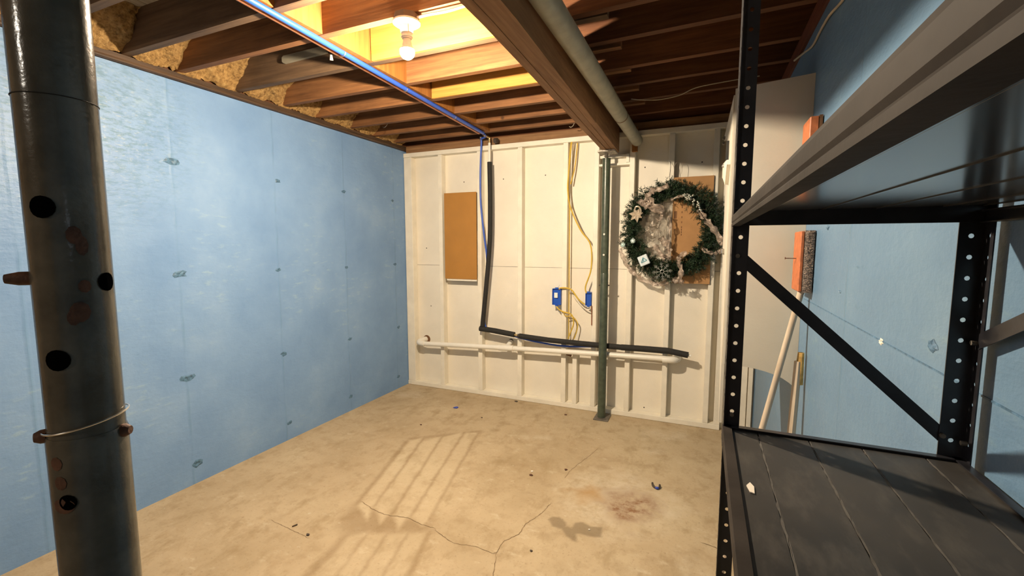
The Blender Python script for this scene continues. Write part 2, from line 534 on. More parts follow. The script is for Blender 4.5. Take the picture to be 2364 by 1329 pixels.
for p in ([(2.021, 2.048), (2.035, 2.078), (2.072, 2.086), (2.111, 2.061), (2.125, 2.028), (2.108, 1.996), (2.061, 2.0)],
          [(2.095, 2.010), (2.130, 2.032), (2.172, 2.022), (2.202, 1.936), (2.188, 1.935), (2.150, 1.955)],
          [(2.151, 2.020), (2.157, 2.074), (2.187, 2.093), (2.236, 2.076), (2.291, 2.094), (2.301, 2.013), (2.254, 1.999), (2.202, 2.0), (2.165, 1.985)]):
    damp = np.maximum(damp, sm01(pdist(GX * .6 + wx * .4, GY * .6 + wy * .4, p), .006))
lx = GX + (vnoise(GX, GY, .09, 11) - .5) * .10; ly = GY + (vnoise(GX, GY, .09, 12) - .5) * .10
rust = sm01(pdist(lx, ly, [(2.20, 2.309), (2.265, 2.405), (2.372, 2.480), (2.481, 2.454), (2.520, 2.384), (2.473, 2.242), (2.387, 2.150), (2.311, 2.190)]), .06)
rust = np.maximum(rust, .6 * sm01(pdist(lx, ly, [(2.19, 2.41), (2.22, 2.47), (2.33, 2.50), (2.30, 2.42)]), .04))
bloom = sm01(pdist(lx, ly, [(2.048, 2.426), (2.144, 2.577), (2.342, 2.663), (2.421, 2.587), (2.62, 2.40), (2.507, 2.225), (2.337, 2.10), (2.185, 2.15), (2.097, 2.251)]), .13)
for p in ([(1.549, 2.935), (1.679, 2.991), (1.72, 2.95), (1.601, 2.89)], [(2.36, 3.03), (2.41, 3.09), (2.45, 3.05), (2.40, 3.02)],
          [(2.35, 3.35), (2.60, 3.42), (2.62, 3.33), (2.45, 3.28)], [(.1, 3.3), (.25, 3.42), (.3, 3.32)], [(2.66, 2.02), (2.72, 2.06), (2.73, 1.93)]):
    bloom = np.maximum(bloom, .8 * sm01(pdist(lx, ly, p), .06))
orange = sm01(pdist(lx, ly, [(2.061, 2.347), (2.119, 2.422), (2.2, 2.407), (2.198, 2.342), (2.111, 2.288)]), .05)
me = bpy.data.meshes.new('floor')
ny, nx = GX.shape
me.vertices.add(nx * ny)
co = np.stack([GX, GY, np.zeros_like(GX)], -1).astype(np.float32)
me.vertices.foreach_set('co', co.ravel())
I = np.arange(nx * ny).reshape(ny, nx)
Q = np.stack([I[:-1, :-1], I[:-1, 1:], I[1:, 1:], I[1:, :-1]], -1).reshape(-1, 4)
me.loops.add(Q.size); me.loops.foreach_set('vertex_index', Q.ravel().astype(np.int32))
me.polygons.add(len(Q)); me.polygons.foreach_set('loop_start', (np.arange(len(Q)) * 4).astype(np.int32))
me.polygons.foreach_set('loop_total', np.full(len(Q), 4, np.int32))
me.update(); me.validate()
for nm, ch in (('stain_a', (clean, dirt, damp)), ('stain_b', (rust, bloom, orange))):
    at_ = me.color_attributes.new(nm, 'FLOAT_COLOR', 'POINT')
    at_.data.foreach_set('color', np.stack([*ch, np.ones_like(clean)], -1).astype(np.float32).ravel())
me.materials.append(MATS['concrete'])
floor = bpy.data.objects.new('floor', me)
C.objects.link(floor)
tag(floor, kind='structure')

def crack(pts, wd, seed):
    rnd = random.Random(seed)
    P = [Vector((x, y, .0012)) for x, y in pts]
    fine = []
    for a, b_ in zip(P, P[1:]):
        k = max(2, int((b_ - a).length / .012))
        nrm = Vector((-(b_ - a).y, (b_ - a).x, 0)).normalized()
        for i in range(k):
            fine.append(a.lerp(b_, i / k) + nrm * rnd.uniform(-.0035, .0035))
    fine.append(P[-1])
    bm = bmesh.new()
    prev = None
    for i, p in enumerate(fine):
        t = (fine[min(i + 1, len(fine) - 1)] - fine[max(i - 1, 0)]).normalized()
        s = Vector((-t.y, t.x, 0)) * wd * rnd.uniform(.3, 1.0) * (.4 if i in (0, len(fine) - 1) else 1)
        r = (bm.verts.new(p + s), bm.verts.new(p - s))
        if prev:
            bm.faces.new([prev[0], prev[1], r[1], r[0]])
        prev = r
    obj('crack', bm, 'crack', floor)
crack([(1.023, 1.791), (1.141, 1.756), (1.233, 1.744), (1.35, 1.772), (1.451, 1.753), (1.526, 1.752), (1.563, 1.729), (1.667, 1.693), (1.772, 1.716), (1.87, 1.705), (1.885, 1.72)], .0016, 1)
crack([(1.879, 1.74), (1.891, 1.698), (1.913, 1.637), (1.933, 1.582), (1.95, 1.50), (1.93, 1.40)], .0018, 2)
crack([(1.885, 1.72), (1.879, 1.796), (1.929, 1.876), (1.931, 1.97), (1.977, 2.083), (1.99, 2.19)], .0016, 3)
crack([(1.981, 2.469), (1.993, 2.589), (2.043, 2.767), (2.084, 2.934)], .0014, 4)
crack([(2.743, 2.164), (2.793, 2.154), (2.9, 2.13), (3.08, 2.14)], .0022, 5)
crack([(.715, 1.476), (1.017, 1.449)], .0010, 6)

# ------------------------------------------------------------------ left and right concrete walls
wl = tag(obj('wall_left', B(-.20, 0, -.25, 3.80, 0, 2.30), 'blue_concrete'), kind='structure')
obj('bare_wall', B(-.20, 0, YN, -.2505, 0, 2.30), 'bare_wall', wl)
tag(obj('wall_near', B(-.20, XR + .2, YN - .15, YN, 0, JT), 'bare_wall'), kind='structure')
wr = tag(obj('wall_right', B(XR, XR + .20, YN, 3.80, 0, 2.275), 'blue_concrete_shaded'), kind='structure')
def scar(parent, wallx, sgn, y, z, r, seed, mat='blue_scar'):
    rnd = random.Random(seed)
    bm = bmesh.new()
    k = 11
    ring = []
    for i in range(k):
        a = 2 * PI * i / k
        rr = r * rnd.uniform(.6, 1.25)
        ring.append(bm.verts.new((wallx + sgn * .0005, y + 1.3 * rr * math.cos(a), z + .75 * rr * math.sin(a))))
    inner = [bm.verts.new((wallx + sgn * .004 * rnd.uniform(.3, 1.2), y + (v_.co.y - y) * .55, z + (v_.co.z - z) * .55)) for v_ in ring]
    c = bm.verts.new((wallx + sgn * .0008, y, z))
    for i in range(k):
        bm.faces.new([ring[i], ring[(i + 1) % k], inner[(i + 1) % k], inner[i]])
        bm.faces.new([inner[i], inner[(i + 1) % k], c])
    obj('tie_scar', bm, mat, parent)
for i, (y, z) in enumerate([(1.539, 1.86), (1.541, 1.239), (1.54, .641), (2.2005, 1.839), (2.174, 1.233), (2.18, .634), (2.809, 1.833), (2.812, 1.217), (2.821, .616),
                            (3.425, 1.815), (3.439, 1.217), (3.467, .604), (2.198, .125), (1.56, .116), (2.807, .122), (3.448, .12)]):
    scar(wl, 0, 1, y, z, .030 if y < 2 else .019, i)
scar(wr, XR, -1, 1.795, 1.462, .012, 50)
scar(wr, XR, -1, 1.005, 1.228, .015, 51)
scar(wr, XR, -1, 1.245, 1.186, .010, 52, 'white_paint')
scar(wr, XR, -1, 1.60, 1.265, .006, 53)
# form-board line in the right wall
obj('form_line', B(XR - .0012, XR, .3, 3.55, 1.186, 1.189), 'blue_scar', wr)
# sill plates on top of the concrete
bm = bmesh.new(); box(bm, -.19, .012, YN, 3.70, 2.302, 2.345); tube(bm, [(.012, YN, 2.313), (.012, 3.6, 2.313)], .010, 8)
tag(obj('trim_1', bm, 'sill_dark'), kind='structure')
tag(obj('trim_2', B(XR - .012, XR + .19, YN, 3.70, 2.275, 2.345), 'red_sill'), kind='structure')
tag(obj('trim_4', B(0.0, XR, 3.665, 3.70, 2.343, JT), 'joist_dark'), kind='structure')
tag(obj('trim_3', B(0.02, XR - .02, 3.625, 3.70, 2.279, 2.342), 'ledger'), kind='structure')

# ------------------------------------------------------------------ back wall: sheathing with studs and plates
wb = tag(obj('wall_back', B(-.05, 2.862, DS, DS + .02, 0, 1.2035), 'white_paint'), kind='structure')
obj('sheathing_panel', B(-.05, 2.862, DS + .0006, DS + .02, 1.2062, 2.30), 'white_paint', wb)
obj('sheathing_panel', B(2.862, 3.2, DS - .02, DS + .02, 0, 2.34), 'white_paint', wb)
def stud(x0, x1, z0=.041, z1=2.237, y0=D, mat='white_stud'):
    obj('stud', B(x0, x1, y0 + random.uniform(0, .003), DS - .0005, z0, z1, bev=.002), mat, wb)
for x0, x1 in ((.004, .090), (.390, .430), (.800, .842), (1.199, 1.240), (1.606, 1.648), (1.866, 1.905), (2.145, 2.184), (2.435, 2.474), (2.742, 2.780)):
    stud(x0, x1)
stud(1.707, 1.745, .041, .500)
stud(2.820, 2.862)
bm = B(.002, 2.862, D - .004, DS - .001, .001, .040, bev=.002)
obj('bottom_plate', bm, 'white_stud', wb)
obj('top_plate', B(.002, 2.862, D - .002, DS - .001, 2.238, 2.277, bev=.002), 'white_stud', wb)
obj('trim_board', B(2.905, 3.035, DS - .045, DS - .021, .002, 2.27), 'white_stud', wb)
obj('trim_board', B(3.042, 3.070, DS - .055, DS - .021, .002, 2.27), 'white_stud', wb)
# small notched frame under the beam end
obj('blocking', B(1.906, 2.150, D + .004, DS - .001, 2.028, 2.044), 'white_stud', wb)
obj('blocking', B(2.118, 2.142, D - .004, DS - .001, 2.045, 2.108), 'white_stud', wb)
obj('blocking', B(1.906, 2.145, D + .022, DS - .001, 2.092, 2.112), 'white_stud', wb)
for x, z in ((.628, 1.984), (1.031, 1.988), (1.428, 1.998), (2.253, 2.008), (2.665, 2.019), (.20, 1.37), (.24, .80), (2.30, .07)):
    bm = bmesh.new(); ball(bm, (x, DS, z), .0055, 8, 5, (1, .5, 1)); obj('nail_head', bm, 'nail_dark', wb)
# round holes cut in the sheathing above the drain
for x, z, r, mt in ((.185, .462, .040, 'cardboard_dark'), (1.107, .521, .022, 'black_hole')):
    bm = bmesh.new()
    bmesh.ops.create_circle(bm, cap_ends=True, segments=18, radius=r, matrix=Matrix.Translation((x, DS - .0012, z)) @ Matrix.Rotation(PI / 2, 4, 'X'))
    obj('cut_hole', bm, mt, wb)

# ------------------------------------------------------------------ ceiling: subfloor planks on joists
ceil = tag(obj('ceiling', B(-.2, XR + .2, YN, 3.80, JT + .022, JT + .06), 'subfloor'), kind='structure')
x = -.02
while x < XR + .02:
    obj('plank', B(x, x + .133, YN, 3.70, JT, JT + .021, bev=.002), 'subfloor', ceil)
    x += .137
def joist(ya, yb, x0, x1, mat, label, th=.038, z1=JT):
    """a joist from (x0, ya) to (x1, yb)"""
    bm = prism(bmesh.new(), [(x0, ya - th / 2), (x1, yb - th / 2), (x1, yb + th / 2), (x0, ya + th / 2)], 'Z', JB + random.uniform(0, .004), z1)
    tag(obj('floor_joist', bm, mat), label, 'joist', 'joists of the floor above')
LJ = [(.43, 'joist'), (.745, 'joist'), (1.055, 'joist_grey'), (1.360, 'joist_grey'), (1.604, 'joist'),
      (1.939, 'joist_grey'), (2.262, 'joist'), (2.563, 'joist'), (2.885, 'joist'), (3.185, 'joist'), (3.45, 'joist')]
names = {.43: 'dark wooden ceiling joist overhead at the very top left, nearest the near post',
         .745: 'dark ceiling joist cut by the top edge of the picture, left of the blue tube',
         1.055: 'grey-brown ceiling joist with a long visible side, first one ending in the insulation',
         1.360: 'dark ceiling joist in the bay between the nearest joist and the light fixture',
         1.604: 'reddish ceiling joist directly over the lamp holder and bare bulb',
         1.939: 'grey-brown joist behind the bulb, carrying the yellow pine facing added for its lit stretch',
         2.262: 'rough red-brown joist with splintered face, second behind the bulb',
         2.563: 'ceiling joist third behind the bulb, carrying the second pine facing added for its lit stretch',
         2.885: 'brown ceiling joist, fourth behind the bulb and left of the beam',
         3.185: 'brown ceiling joist, fifth behind the bulb, second from the white wall',
         3.45: 'last brown ceiling joist left of the beam, next to the white wall'}
for y, mt in LJ:
    joist(y, y, .010, 2.30 if y < 3.3 else 2.02, mt, names.get(y, 'wooden ceiling joist outside the picture, over the near part of the cellar'))
RJ = [(.705, 'nearest the camera, at the top frame edge'), (1.01, 'over the near shelving'), (1.315, 'first dark one seen beyond the grey pipe'),
      (1.557, 'second dark one seen beyond the grey pipe'), (1.895, 'with a lit triangle beside the pipe'), (2.185, 'with a small bright triangle beside the pipe'),
      (2.525, 'fifth from the back right of the pipe'), (2.800, 'fourth from the back right of the pipe'), (3.105, 'third from the back right of the pipe'), (3.43, 'next to the white back wall')]
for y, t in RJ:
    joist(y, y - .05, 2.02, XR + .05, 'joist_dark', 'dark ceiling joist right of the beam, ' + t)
for y, lb in ((1.939, 'yellow pine facing added for the lit stretch of the joist just behind the bulb'), (2.563, 'yellow pine facing added for the lit stretch of the third joist behind the bulb')):  # added facings: their bright wood colour stands in for bulb light on the joists
    tag(obj('lit_facing', B(1.092 if y < 2 else 1.045, 2.0, y - .019 - .0205, y - .0195, JB + .001, JT - .003, bev=.002), 'joist_lit'), lb, 'board')
# solid bridging between the joists
for (x, ya, yb), lb in zip(((1.07, 1.079, 1.341), (1.07, 1.379, 1.585), (1.066, 1.623, 1.92), (1.04, 1.958, 2.243), (1.022, 2.281, 2.544), (.995, 2.582, 2.866), (1.012, 2.904, 3.166), (1.0, 3.204, 3.431)),
                       ('nearest bridging block, over the blue pipe at the frame top', 'orange bridging block lit beside the lamp holder', 'orange bridging block just behind the bulb bay',
                        'bridging block in the second bay behind the bulb', 'bridging block with pale edge in the third bay behind the bulb', 'bridging block in the fourth bay behind the bulb',
                        'bridging block in the fifth bay behind the bulb', 'bridging block in the last bay by the white wall')):
    tag(obj('bridging_block', B(x - .019, x + .019, ya, yb, JB + .003, JT), 'block'), 'wooden ' + lb, 'block', 'bridging blocks between the joists')
for y0, y1 in ((1.92, 2.16), (2.205, 2.50), (2.545, 2.77)):
    pass
# loose pale shim stick lodged by the pipe
tag(obj('shim_stick', prism(bmesh.new(), [(.450, 2.442), (.462, 2.434), (.785, 2.440), (.785, 2.478), (.462, 2.474), (.450, 2.466)], 'Y', 1.903, 1.9195), 'pale_wood'),
    'pale flat stick fixed to the side of a joist left of the blue tube', 'stick')

tag(obj('trim_5', B(-.10, -.002, YN, 3.70, 2.3455, JT), 'joist_dark'), kind='structure')
tag(obj('trim_6', B(XR + .052, XR + .15, YN, 3.70, 2.3455, JT), 'joist_dark'), kind='structure')
# fibre insulation heaped on the left sill, joists poke through it
bm = bmesh.new()
nyy, ns = 300, 14
rows = []
rnd = random.Random(3)
ph = [rnd.uniform(0, 6) for _ in range(8)]
for i in range(nyy + 1):
    y = .2 + (3.58 - .2) * i / nyy
    wv = .165 + .035 * math.sin(y * 9 + ph[0]) + .02 * math.sin(y * 23 + ph[1])
    row = []
    for k in range(ns + 1):
        t = k / ns
        x = .013 + wv * (t ** .85) + .02 * math.sin(t * 5 + y * 17 + ph[2]) * t
        z = 2.343 + .19 * t + .012 * math.sin(y * 31 + t * 9 + ph[3])
        x += rnd.uniform(-.010, .010); z += rnd.uniform(-.008, .008)
        row.append(bm.verts.new((max(.010, x), y, max(2.341, min(JT - .002, z)))))
    rows.append(row)
for a, b_ in zip(rows, rows[1:]):
    for k in range(ns):
        bm.faces.new([a[k], a[k + 1], b_[k + 1], b_[k]])
tag(obj('insulation', bm, 'insulation', smooth='all'), 'tan loose fibre insulation heaped along the sill above the blue left wall', 'insulation', kind='stuff')

# ------------------------------------------------------------------ built-up beam with posts
beam = thing('support_beam', 'three-ply wooden beam running to the white wall beside the grey pipe', 'beam', (2.02, 1.6, 2.11))
def ply(o0, o1, y0, y1, z0):
    f = lambda y: 2.0975 - .040 * max(y, 1.3)
    sag = lambda y: -.0150 * (3.5 - max(y, 1.3)) + .0075
    ye = [y0] + ([1.3] if y0 < 1.3 < y1 else []) + [y1]
    bm = prism(bmesh.new(), [(f(q) + o0, q) for q in ye] + [(f(q) + o1, q) for q in ye[::-1]], 'Z', z0, JB - .0005)
    bmesh.ops.bevel(bm, geom=[e for e in bm.edges if abs(e.verts[0].co.z - z0) < 1e-4 and abs(e.verts[1].co.z - z0) < 1e-4], offset=.0025, segments=1, affect='EDGES')
    for v_ in bm.verts:
        if v_.co.z < z0 + .02:
            v_.co.z += sag(v_.co.y)
    obj('ply', bm, 'beam', beam)
ply(0, .0360, YN + .05, 3.590, 2.111)
ply(.0372, .0732, YN + .05, 3.590, 2.1125)
ply(.0744, .1104, YN + .05, 2.62, 2.110)
ply(.0744, .1104, 2.622, 3.590, 2.1125)
def adjustable_post(name, label, x, y, mat_in, mat_out, zj, ztop=2.1045, r0=.031, r1=.0325):
    p = thing(name, label, 'post', (x, y, 0))
    bm = bmesh.new(); lathe(bm, x, y, [(r1, .008), (r1, zj - .004), (r1 - .0012, zj)], 28); obj('outer_tube', bm, mat_out, p, smooth=True)
    bm = bmesh.new(); lathe(bm, x, y, [(r0, zj - .02), (r0, ztop - .048), (r0 + .003, ztop - .046), (r0 + .003, ztop - .040), (.012, ztop - .038)], 28); obj('inner_tube', bm, mat_in, p, smooth=True)
    prof = []
    z = ztop - .043
    while z < ztop:
        prof += [(.0135, z), (.0115, z + .002)]; z += .004
    bm = bmesh.new(); lathe(bm, x, y, prof, 14); obj('jack_screw', bm, 'steel_plate', p, smooth=True)
    obj('top_plate', B(x - .058, x + .072, y - .075, y + .075, ztop + .001, ztop + .012), 'mottled_plate', p)
    obj('base_plate', B(x - .052, x + .066, y - .075, y + .075, .0005, .008, bev=.001), 'steel_plate', p)
    return p
def round_mark(parent, name, cx, cy, r, az, z, rad, mat, depth=.0006, sz=1.0, n_=16):
    """a small curved disc lying on the tube's skin"""
    bm = bmesh.new()
    ring = []
    for k in range(n_):
        a = 2 * PI * k / n_
        th = az + rad * math.cos(a) / r
        ring.append(bm.verts.new((cx + (r + depth) * math.cos(th), cy + (r + depth) * math.sin(th), z + rad * sz * math.sin(a))))
    c = bm.verts.new((cx + (r + depth) * math.cos(az), cy + (r + depth) * math.sin(az), z))
    for k in range(n_):
        bm.faces.new([ring[k], ring[(k + 1) % n_], c])
    return obj(name, bm, mat, parent)
rp = adjustable_post('steel_post', 'slim green steel jack post on a floor plate before the white wall', 1.987, 3.497, 'post_green', 'post_green', 1.18)
az_r = math.atan2(-3.497, .717)
for z in (1.485, 1.325):
    round_mark(rp, 'pin_hole', 1.987, 3.497, .031, az_r - .25, z, .0075, 'paper')
for sx in (-1, 1):
    bm = bmesh.new(); tube(bm, [(1.987 + sx * .030, 3.497, 1.085), (1.987 + sx * .042, 3.497, 1.085)], .006, 8); obj('pin', bm, 'nail_dark', rp)
NX, NY = 2.1145, .236
np_ = adjustable_post('steel_post', 'big grey steel jack post with punched holes standing close to the camera', NX, NY, 'post_grey', 'post_grey', 1.213, ztop=2.0710, r0=.0308, r1=.0325)
for z in (1.441, 1.294):
    round_mark(np_, 'pin_hole', NX, NY, .0312 if z > 1.213 else .0325, -.945, z, .0105, 'black_hole', .0004)
for z in (1.368,):
    round_mark(np_, 'pin_hole', NX, NY, .0312, .50, z, .0095, 'black_hole', .0004)
round_mark(np_, 'pin_hole', NX, NY, .0325, -1.02, 1.150, .008, 'black_hole', .0005)
round_mark(np_, 'rust_patch', NX, NY, .0325, -1.16, 1.146, .0105, 'rust', .0004, .75)
for az, z, rad, sz in ((-.28, 1.415, .006, 1.5), (-.12, 1.405, .005, 2.0), (-.30, 1.34, .008, 1.3), (-.46, 1.335, .005, 1.6), (-.14, 1.365, .005, 1.3)):
    round_mark(np_, 'rust_patch', NX, NY, .0310, az, z, rad, 'rust', .0003, sz, 9)
for az, z in ((-1.25, 1.19), (-1.18, 1.17)):
    round_mark(np_, 'rust_patch', NX, NY, .0325, az, z, .006, 'rust', .0003, 1.2, 9)
def tab(az, z, ln, rr):
    bm = bmesh.new()
    d = Vector((math.cos(az), math.sin(az), 0))
    s = Vector((-d.y, d.x, 0))
    c0 = Vector((NX, NY, z)) + d * (rr - .002)
    tube(bm, [c0, c0 + d * ln * .5, c0 + d * ln], [.007, .0068, .0045], 10)
    obj('pin', bm, 'rust', np_, smooth=True)
tab(-2.15, 1.373, .019, .031)
tab(-2.05, 1.2135, .009, .0325)
tab(.62, 1.208, .008, .0325)
ringp = [(NX + .0338 * math.cos(a), NY + .0338 * math.sin(a), 1.2235 + .006 * math.cos(a - .9)) for a in [2 * PI * k / 36 for k in range(37)]]
obj('wire_ring', T(ringp, .0009, 6), 'steel_bright', np_, smooth=True)
obj('tube_joint', T([(NX + .0310 * math.cos(a), NY + .0310 * math.sin(a), 1.545) for a in [2 * PI * k / 36 for k in range(37)]], .0005, 5), 'seam_black', np_)

# ------------------------------------------------------------------ drain pipe beside the beam
dp = tag(obj('drain_pipe', T([(2.2005, YN + .1, 2.195), (2.2005, 2.845, 2.195)], .043, 28), 'drain_grey', smooth=True), 'thick grey-green drain pipe hung along the right side of the beam', 'pipe')
obj('pipe_end', T([(2.2005, 2.852, 2.195), (2.2005, 3.565, 2.195)], .0425, 28), 'drain_grey', dp, smooth=True)
obj('coupling_ring', T([(2.2005, 2.845, 2.195), (2.2005, 2.853, 2.195)], .0445, 28), 'cardboard_dark', dp, smooth=True)
tag(obj('hanger_block', B(2.165, 2.205, 3.569, 3.601, 2.115, 2.30, bev=.002), 'block'), 'short upright wooden block closing the far end of the grey drain pipe', 'block')

# ------------------------------------------------------------------ supply pipes under the joists
bx = lambda y: 1.145 - .051 * y
tag(obj('blue_tube', T([(bx(y), y, 2.331) for y in (-.6, .5, 1.73, 2.6, 3.40)] , .0125, 12), 'blue_pex', smooth=True), 'blue plastic water tube running under the joists towards the white wall', 'pipe')
cp = tag(obj('copper_pipe', T([(bx(y) - .040, y, 2.334) for y in (-.6, .5, 1.73, 2.6, 3.40)], .0085, 12), 'copper', smooth=True), 'thin copper pipe running close beside the blue tube under the joists', 'pipe')
for y in (1.065, 1.74, 2.27, 2.89):
    bm = bmesh.new()
    tube(bm, [(bx(y) + .016 * math.cos(a), y, 2.331 + .016 * math.sin(a)) for a in [PI + PI * k / 10 for k in range(11)]], .0022, 6)
    obj('clamp', bm, 'steel_bright', cp)
tag(obj('hanging_tag', prism(bmesh.new(), [(1.012, 2.29), (1.032, 2.285), (1.026, 2.312), (1.016, 2.315)], 'Y', 1.70, 1.7015), 'paper'), 'scrap of pale tape hanging from the copper pipe by its clamp', 'tape')
# drops down the white wall
tag(obj('blue_tube', T(smooth_path([(bx(3.42), 3.42, 2.329), (.945, 3.50, 2.328), (.872, 3.555, 2.325), (.866, 3.572, 2.30), (.845, 3.588, 2.035), (.847, 3.590, 1.769), (.876, 3.591, 1.499), (.905, 3.591, 1.266), (.896, 3.591, .95), (.875, 3.591, .70), (.93, 3.591, .625), (1.087, 3.591, .606), (1.25, 3.591, .575), (1.398, 3.591, .556), (1.633, 3.591, .541), (1.93, 3.591, .563), (2.208, 3.592, .571), (2.45, 3.592, .562)], 5), .0085, 10), 'blue_pex', smooth=True),
    'narrow blue plastic tube dropping down the white wall behind the black foam', 'pipe')
obj_v = thing('valve_fitting', 'small brass valve fittings where the tubes turn down at the wall top', 'fitting', (.95, 3.53, 2.30))
obj('elbow', T([(.950, 3.45, 2.331), (.954, 3.545, 2.331), (.954, 3.553, 2.316), (.954, 3.553, 2.285)], .011, 10), 'brass', obj_v, smooth=True)
obj('elbow', T([(.868, 3.56, 2.345), (.868, 3.56, 2.318)], .012, 10), 'steel_bright', obj_v, smooth=True)
obj('knob', T([(1.0, 3.56, 2.30), (1.03, 3.555, 2.298)], .022, 14), 'nail_dark', obj_v, smooth=True)
tag(obj('white_tube', T([(.954, 3.553, 2.284), (.954, 3.550, 2.12)], .011, 12), 'white_pvc', smooth=True), 'short white plastic tube between brass elbow and black foam sleeve', 'pipe')
fs = thing('pipe_insulation', 'black foam pipe sleeve dropping down the white wall and turning right', 'insulation', (.95, 3.55, 2.12))
fpts = smooth_path([(.953, 3.556, 2.122), (.957, 3.556, 1.763), (.950, 3.556, 1.421), (.914, 3.556, 1.033), (.872, 3.556, .664)], 5)
obj('sleeve', T(fpts, .0205, 16), 'foam_black', fs, smooth=True)
obj('sleeve', T([(.846, 3.556, .640), (1.00, 3.556, .630), (1.190, 3.556, .610)], [.024, .0245, .024], 16), 'foam_black', fs, smooth=True)
obj('fitting', T([(1.185, 3.556, .611), (1.245, 3.556, .603)], .010, 12), 'brass', fs, smooth=True)
obj('fitting', T([(1.222, 3.556, .606), (1.240, 3.556, .6035)], .0165, 12), 'nail_dark', fs, smooth=True)
obj('sleeve', T([(1.238, 3.556, .604), (1.50, 3.556, .590), (1.80, 3.556, .585), (2.135, 3.556, .584)], .0225, 16), 'foam_black', fs, smooth=True)
obj('sleeve', T([(2.125, 3.556, .584), (2.30, 3.554, .588), (2.485, 3.552, .590)], .0245, 16), 'foam_black', fs, smooth=True)
obj('sleeve', T([(2.480, 3.552, .590), (2.625, 3.545, .572)], .0235, 16), 'foam_black', fs, smooth=True)
obj('tube_end', T([(2.620, 3.5455, .5725), (2.645, 3.543, .568)], .011, 12), 'white_pvc', fs, smooth=True)

wd = thing('waste_pipe', 'white plastic waste pipe running low across the studs of the white wall', 'pipe', (.15, 3.56, .45))
yw = 3.560
dz = lambda x: .446 + (.522 - .440) * (x - .198) / (2.458 - .198) + .008 * math.sin(PI * (x - .198) / 2.26) - .004
obj('pipe_run', T([(x, yw, dz(x)) for x in (.19, .6, 1.04, 1.5, 2.0, 2.46)], .0215, 18), 'white_pvc', wd, smooth=True)
obj('elbow', T(smooth_path([(.172, DS, .460), (.165, 3.60, .457), (.168, 3.566, .449), (.215, yw, .4445), (.235, yw, .4435)], 5), .0265, 16), 'white_pvc', wd, smooth=True)
obj('coupling', T([(1.035, yw, dz(1.035)), (1.178, yw, dz(1.178))], .026, 18), 'white_pvc', wd, smooth=True)
obj('tee_branch', T([(1.107, yw, dz(1.107)), (1.107, DS, .515)], .022, 16), 'white_pvc', wd, smooth=True)
obj('elbow', T(smooth_path([(2.44, yw, .518), (2.49, yw, .519), (2.528, 3.572, .520), (2.545, 3.61, .520), (2.546, DS, .520)], 5), [.027] * 21, 16), 'white_pvc', wd, smooth=True)
tag(obj('pipe_stub', T([(1.66, 3.6, .50), (1.66, 3.6, .468), (1.70, 3.6, .462)], .010, 8), 'cardboard_dark', smooth=True), 'short brown stub under the waste pipe between the two low studs', 'stub')

# ------------------------------------------------------------------ things on the back wall
hb = tag(obj('hardboard_panel', B(.465, .803, D - .019, D - .0125, 1.085, 1.878, bev=.001), 'hardboard'), 'brown hardboard sheet fixed upright on the studs near the left corner', 'panel')
hb.rotation_euler = (0, 0, 0)
obj('backing_board', B(.480, .797, D - .0122, D - .0005, 1.068, 1.086), 'white_stud', hb)
obj('backing_edge', B(.790, .8035, D - .0122, D - .0008, 1.53, 1.872), 'seam_black', hb)
obj('backing_batten', B(.480, .786, D - .0122, D - .0008, 1.10, 1.872), 'white_stud', hb)

def ebox(name, label, x0, x1, z0, z1, yf, flip=False):
    e = thing(name, label, 'electrical box', ((x0 + x1) / 2, yf, z0))
    bm = bmesh.new()
    box(bm, x0, x1, yf + .002, DS - .001, z0, z1, bev=.003)
    obj('body', bm, 'blue_box', e)
    t = .004
    bm = bmesh.new()
    box(bm, x0, x0 + t, yf - .012, yf + .003, z0, z1); box(bm, x1 - t, x1, yf - .012, yf + .003, z0, z1)
    box(bm, x0, x1, yf - .012, yf + .003, z0, z0 + t); box(bm, x0, x1, yf - .012, yf + .003, z1 - t, z1)
    obj('rim', bm, 'blue_box', e)
    for zz in (z0 - .010, z1 - .002):
        obj('ear', B((x0 + x1) / 2 - .012, (x0 + x1) / 2 + .012, yf - .010, yf + .004, zz, zz + .012), 'blue_box', e)
    return e
e1 = ebox('outlet_box', 'blue plastic outlet box with a white sticker on the stud right of the foam sleeve', 1.530, 1.605, .893, 1.032, D - .012)
obj('sticker', B(1.548, 1.578, D - .0255, D - .0245, .955, .998), 'sticker', e1)
obj('bracket', B(1.506, 1.528, D - .010, D + .0, .935, 1.005), 'white_stud', e1)
obj('wire_tail', T(smooth_path([(1.57, D - .01, 1.03), (1.585, D - .02, 1.055), (1.60, D - .03, 1.068)], 4), .0022, 6), 'white_cable', e1)
e2 = ebox('outlet_box', 'blue plastic outlet box close beside the green post', 1.815, 1.864, .900, 1.008, D - .002)
tag(obj('cable', T(smooth_path([(1.680, D - .010, 2.236), (1.660, D - .019, 1.987), (1.655, D - .019, 1.847), (1.680, D - .016, 1.705), (1.764, D - .014, 1.527), (1.850, D - .010, 1.402), (1.858, D - .010, 1.208), (1.815, D - .014, 1.06), (1.822, D - .010, 1.005)], 6), .0062, 8), 'yellow_cable', smooth=True),
    'yellow cable bowing out from the stud down to the box by the post', 'cable')
tag(obj('cable', T(smooth_path([(1.665, D + .02, 2.236), (1.661, D - .006, 2.10), (1.656, D - .006, 1.90), (1.662, D + .012, 1.70), (1.664, D + .02, 1.2), (1.668, D + .02, .60)], 5), .0045, 8), 'yellow_cable', smooth=True),
    'yellow cable running straight down the side of the fourth stud', 'cable')
tag(obj('cable', T(smooth_path([(1.715, D + .04, 2.236), (1.70, D + .03, 2.05), (1.672, D + .0, 1.90)], 5), .0052, 8), 'yellow_cable', smooth=True),
    'short yellow cable slanting from the top plate to the fourth stud', 'cable')
